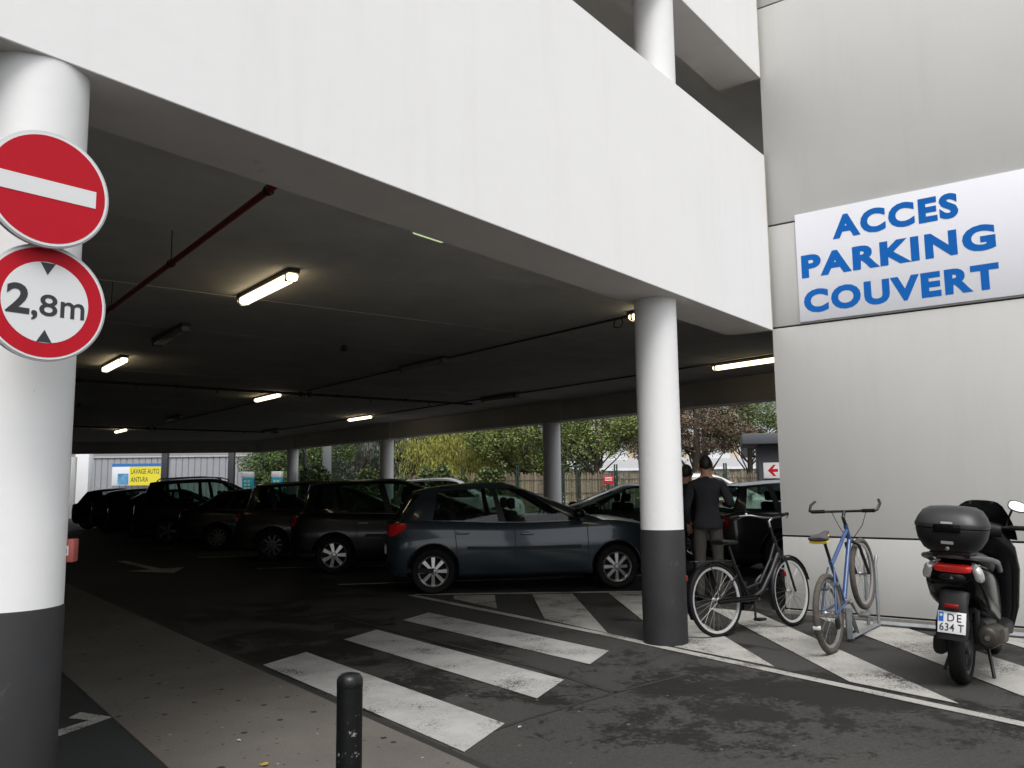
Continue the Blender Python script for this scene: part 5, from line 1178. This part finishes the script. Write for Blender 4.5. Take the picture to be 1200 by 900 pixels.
# ---- corrugated shed, car wash sign, posts and vacuum totems on the left
shed_m = M('shed_metal', (.30, .31, .335), .6, metal=.0, var=.06, scale=2); sd_ = 58.0
a, c = at(60, sd_), at(293, sd_); L = (c-a).length; sr = empty('corrugated_shed', a, VR, 'long grey corrugated metal shed beyond the far end', 'shed')
MB().box((0, .06, 0), (L, 8, 3.7)).build('core_wall', M('shed_core', (.18, .185, .2), .6), sr)
n = int(L/.42)
for i in range(n):
    x = i*L/n; w_ = L/n
    MB().prism([(x+w_*.05, .058), (x+w_*.10, .03), (x+w_*.90, .03), (x+w_*.95, .058)], .1, 3.65 if i % 2 else 3.653).build('cladding_rib', shed_m, sr)
MB().box((-.1, -.05, 3.66), (L+.1, 8.1, 3.76)).build('roof_edge', M('shed_trim', (.42, .43, .45), .5), sr)
pa = at(131, sd_-1.0); pz = at(188, sd_-1.0); LS = (pz-pa).length
cw = empty('car_wash_sign', (pa.x, pa.y, 0), VR, 'yellow and blue car wash banner on the corrugated shed', 'sign')
ye = M('banner_yellow', (.75, .66, .04), .5); bl = M('banner_blue', (.03, .16, .46), .5); wb_ = M('banner_white', (.72, .75, .78), .5)
MB().box((0, 0, 1.75), (LS, .06, 3.22), bev=.005).build('board', wb_, cw, 40)
MB().box((-.01, -.006, 3.02), (LS+.01, -.001, 3.22)).build('blue_band', bl, cw)
MB().box((LS*.36, -.006, 1.75), (LS, -.001, 3.01)).build('yellow_field', ye, cw)
MB().box((LS*.12, -.006, 1.80), (LS*.34, -.001, 2.55)).build('picture_patch', M('banner_picture', (.10, .28, .48), .5, var=.7, scale=3), cw)
text_mesh('LAVAGE AUTO', sblk, 'lettering', cw, LS*.58, .34, frame((LS*.39, -.008, 2.52), (1, 0, 0), (0, 0, 1)), .01)
text_mesh('ANTI-RA', sblk, 'lettering', cw, LS*.36, .34, frame((LS*.39, -.008, 1.98), (1, 0, 0), (0, 0, 1)), .01)
for px, l in ((193, 'dark steel post beside the yellow banner'), (271, 'dark steel post near the end of the corrugated shed')):
    p = at(px, 50); r = empty('steel_post', p, VR, l, 'post'); MB().box((-.17, -.17, .02), (.17, .17, 4.2), bev=.01).build('post', M('post_dark', (.035, .037, .042), .5), r, 40); MB().box((-.3, -.3, 0), (.3, .3, .03)).build('base_plate', grey_metal, r)
p = at(98, 52); r = empty('white_pillar', p, VR, 'square white pillar beside the shed at the far opening', 'pillar'); MB().box((-.42, -.3, 0), (.42, .3, 4.0), bev=.02).build('shaft', whitef, r, 40); MB().box((-.46, -.34, 0), (.46, .34, .25)).build('foot', M('plinth_concrete', (.2, .2, .2)), r)
p = at(383, 40); r = empty('lamp_post', p, VR, 'light grey post standing between the two back columns', 'post'); MB().box((-.20, -.12, .05), (.20, .12, 5.5), bev=.02).build('mast', M('mast_grey', (.20, .21, .22), .5), r, 40); MB().box((-.3, -.22, 0), (.3, .22, .06)).build('base_plate', grey_metal, r)
teal = M('totem_teal', (.02, .26, .38), .4)
for px, l in ((291, 'teal and white vacuum totem beyond the black saloon roof'), (325, 'teal and white vacuum totem against the corner column')):
    p = at(px, 44); r = empty('vacuum_totem', p, VR, l, 'machine')
    MB().box((-.26, -.2, 0), (.26, .2, 2.0), bev=.02).build('cabinet', teal, r, 40); MB().box((-.265, -.205, 2.0), (.265, .205, 2.32), bev=.02).build('cap', white_plastic, r, 40)
    for i in range(3):
        for j in range(2): MB().box((-.16+j*.19, -.215, 1.40+i*.18), (-.03+j*.19, -.202, 1.52+i*.18)).build('symbol', M('totem_light', (.35, .66, .45), .5), r)
p = at(306, 47); r = empty('vacuum_unit', p, VR, 'pale grey drum machine between the two teal totems', 'machine'); MB().lathe([(.32, 0), (.32, 1.5), (.26, 1.66), (0, 1.7)], 20, Matrix.Translation((.1, 0, 0))).build('drum', M('drum_grey', (.42, .43, .44), .4), r, 50); MB().box((-1.0, -.2, 0), (-.3, .3, 1.62), bev=.03).build('cabinet', shed_m, r, 40)
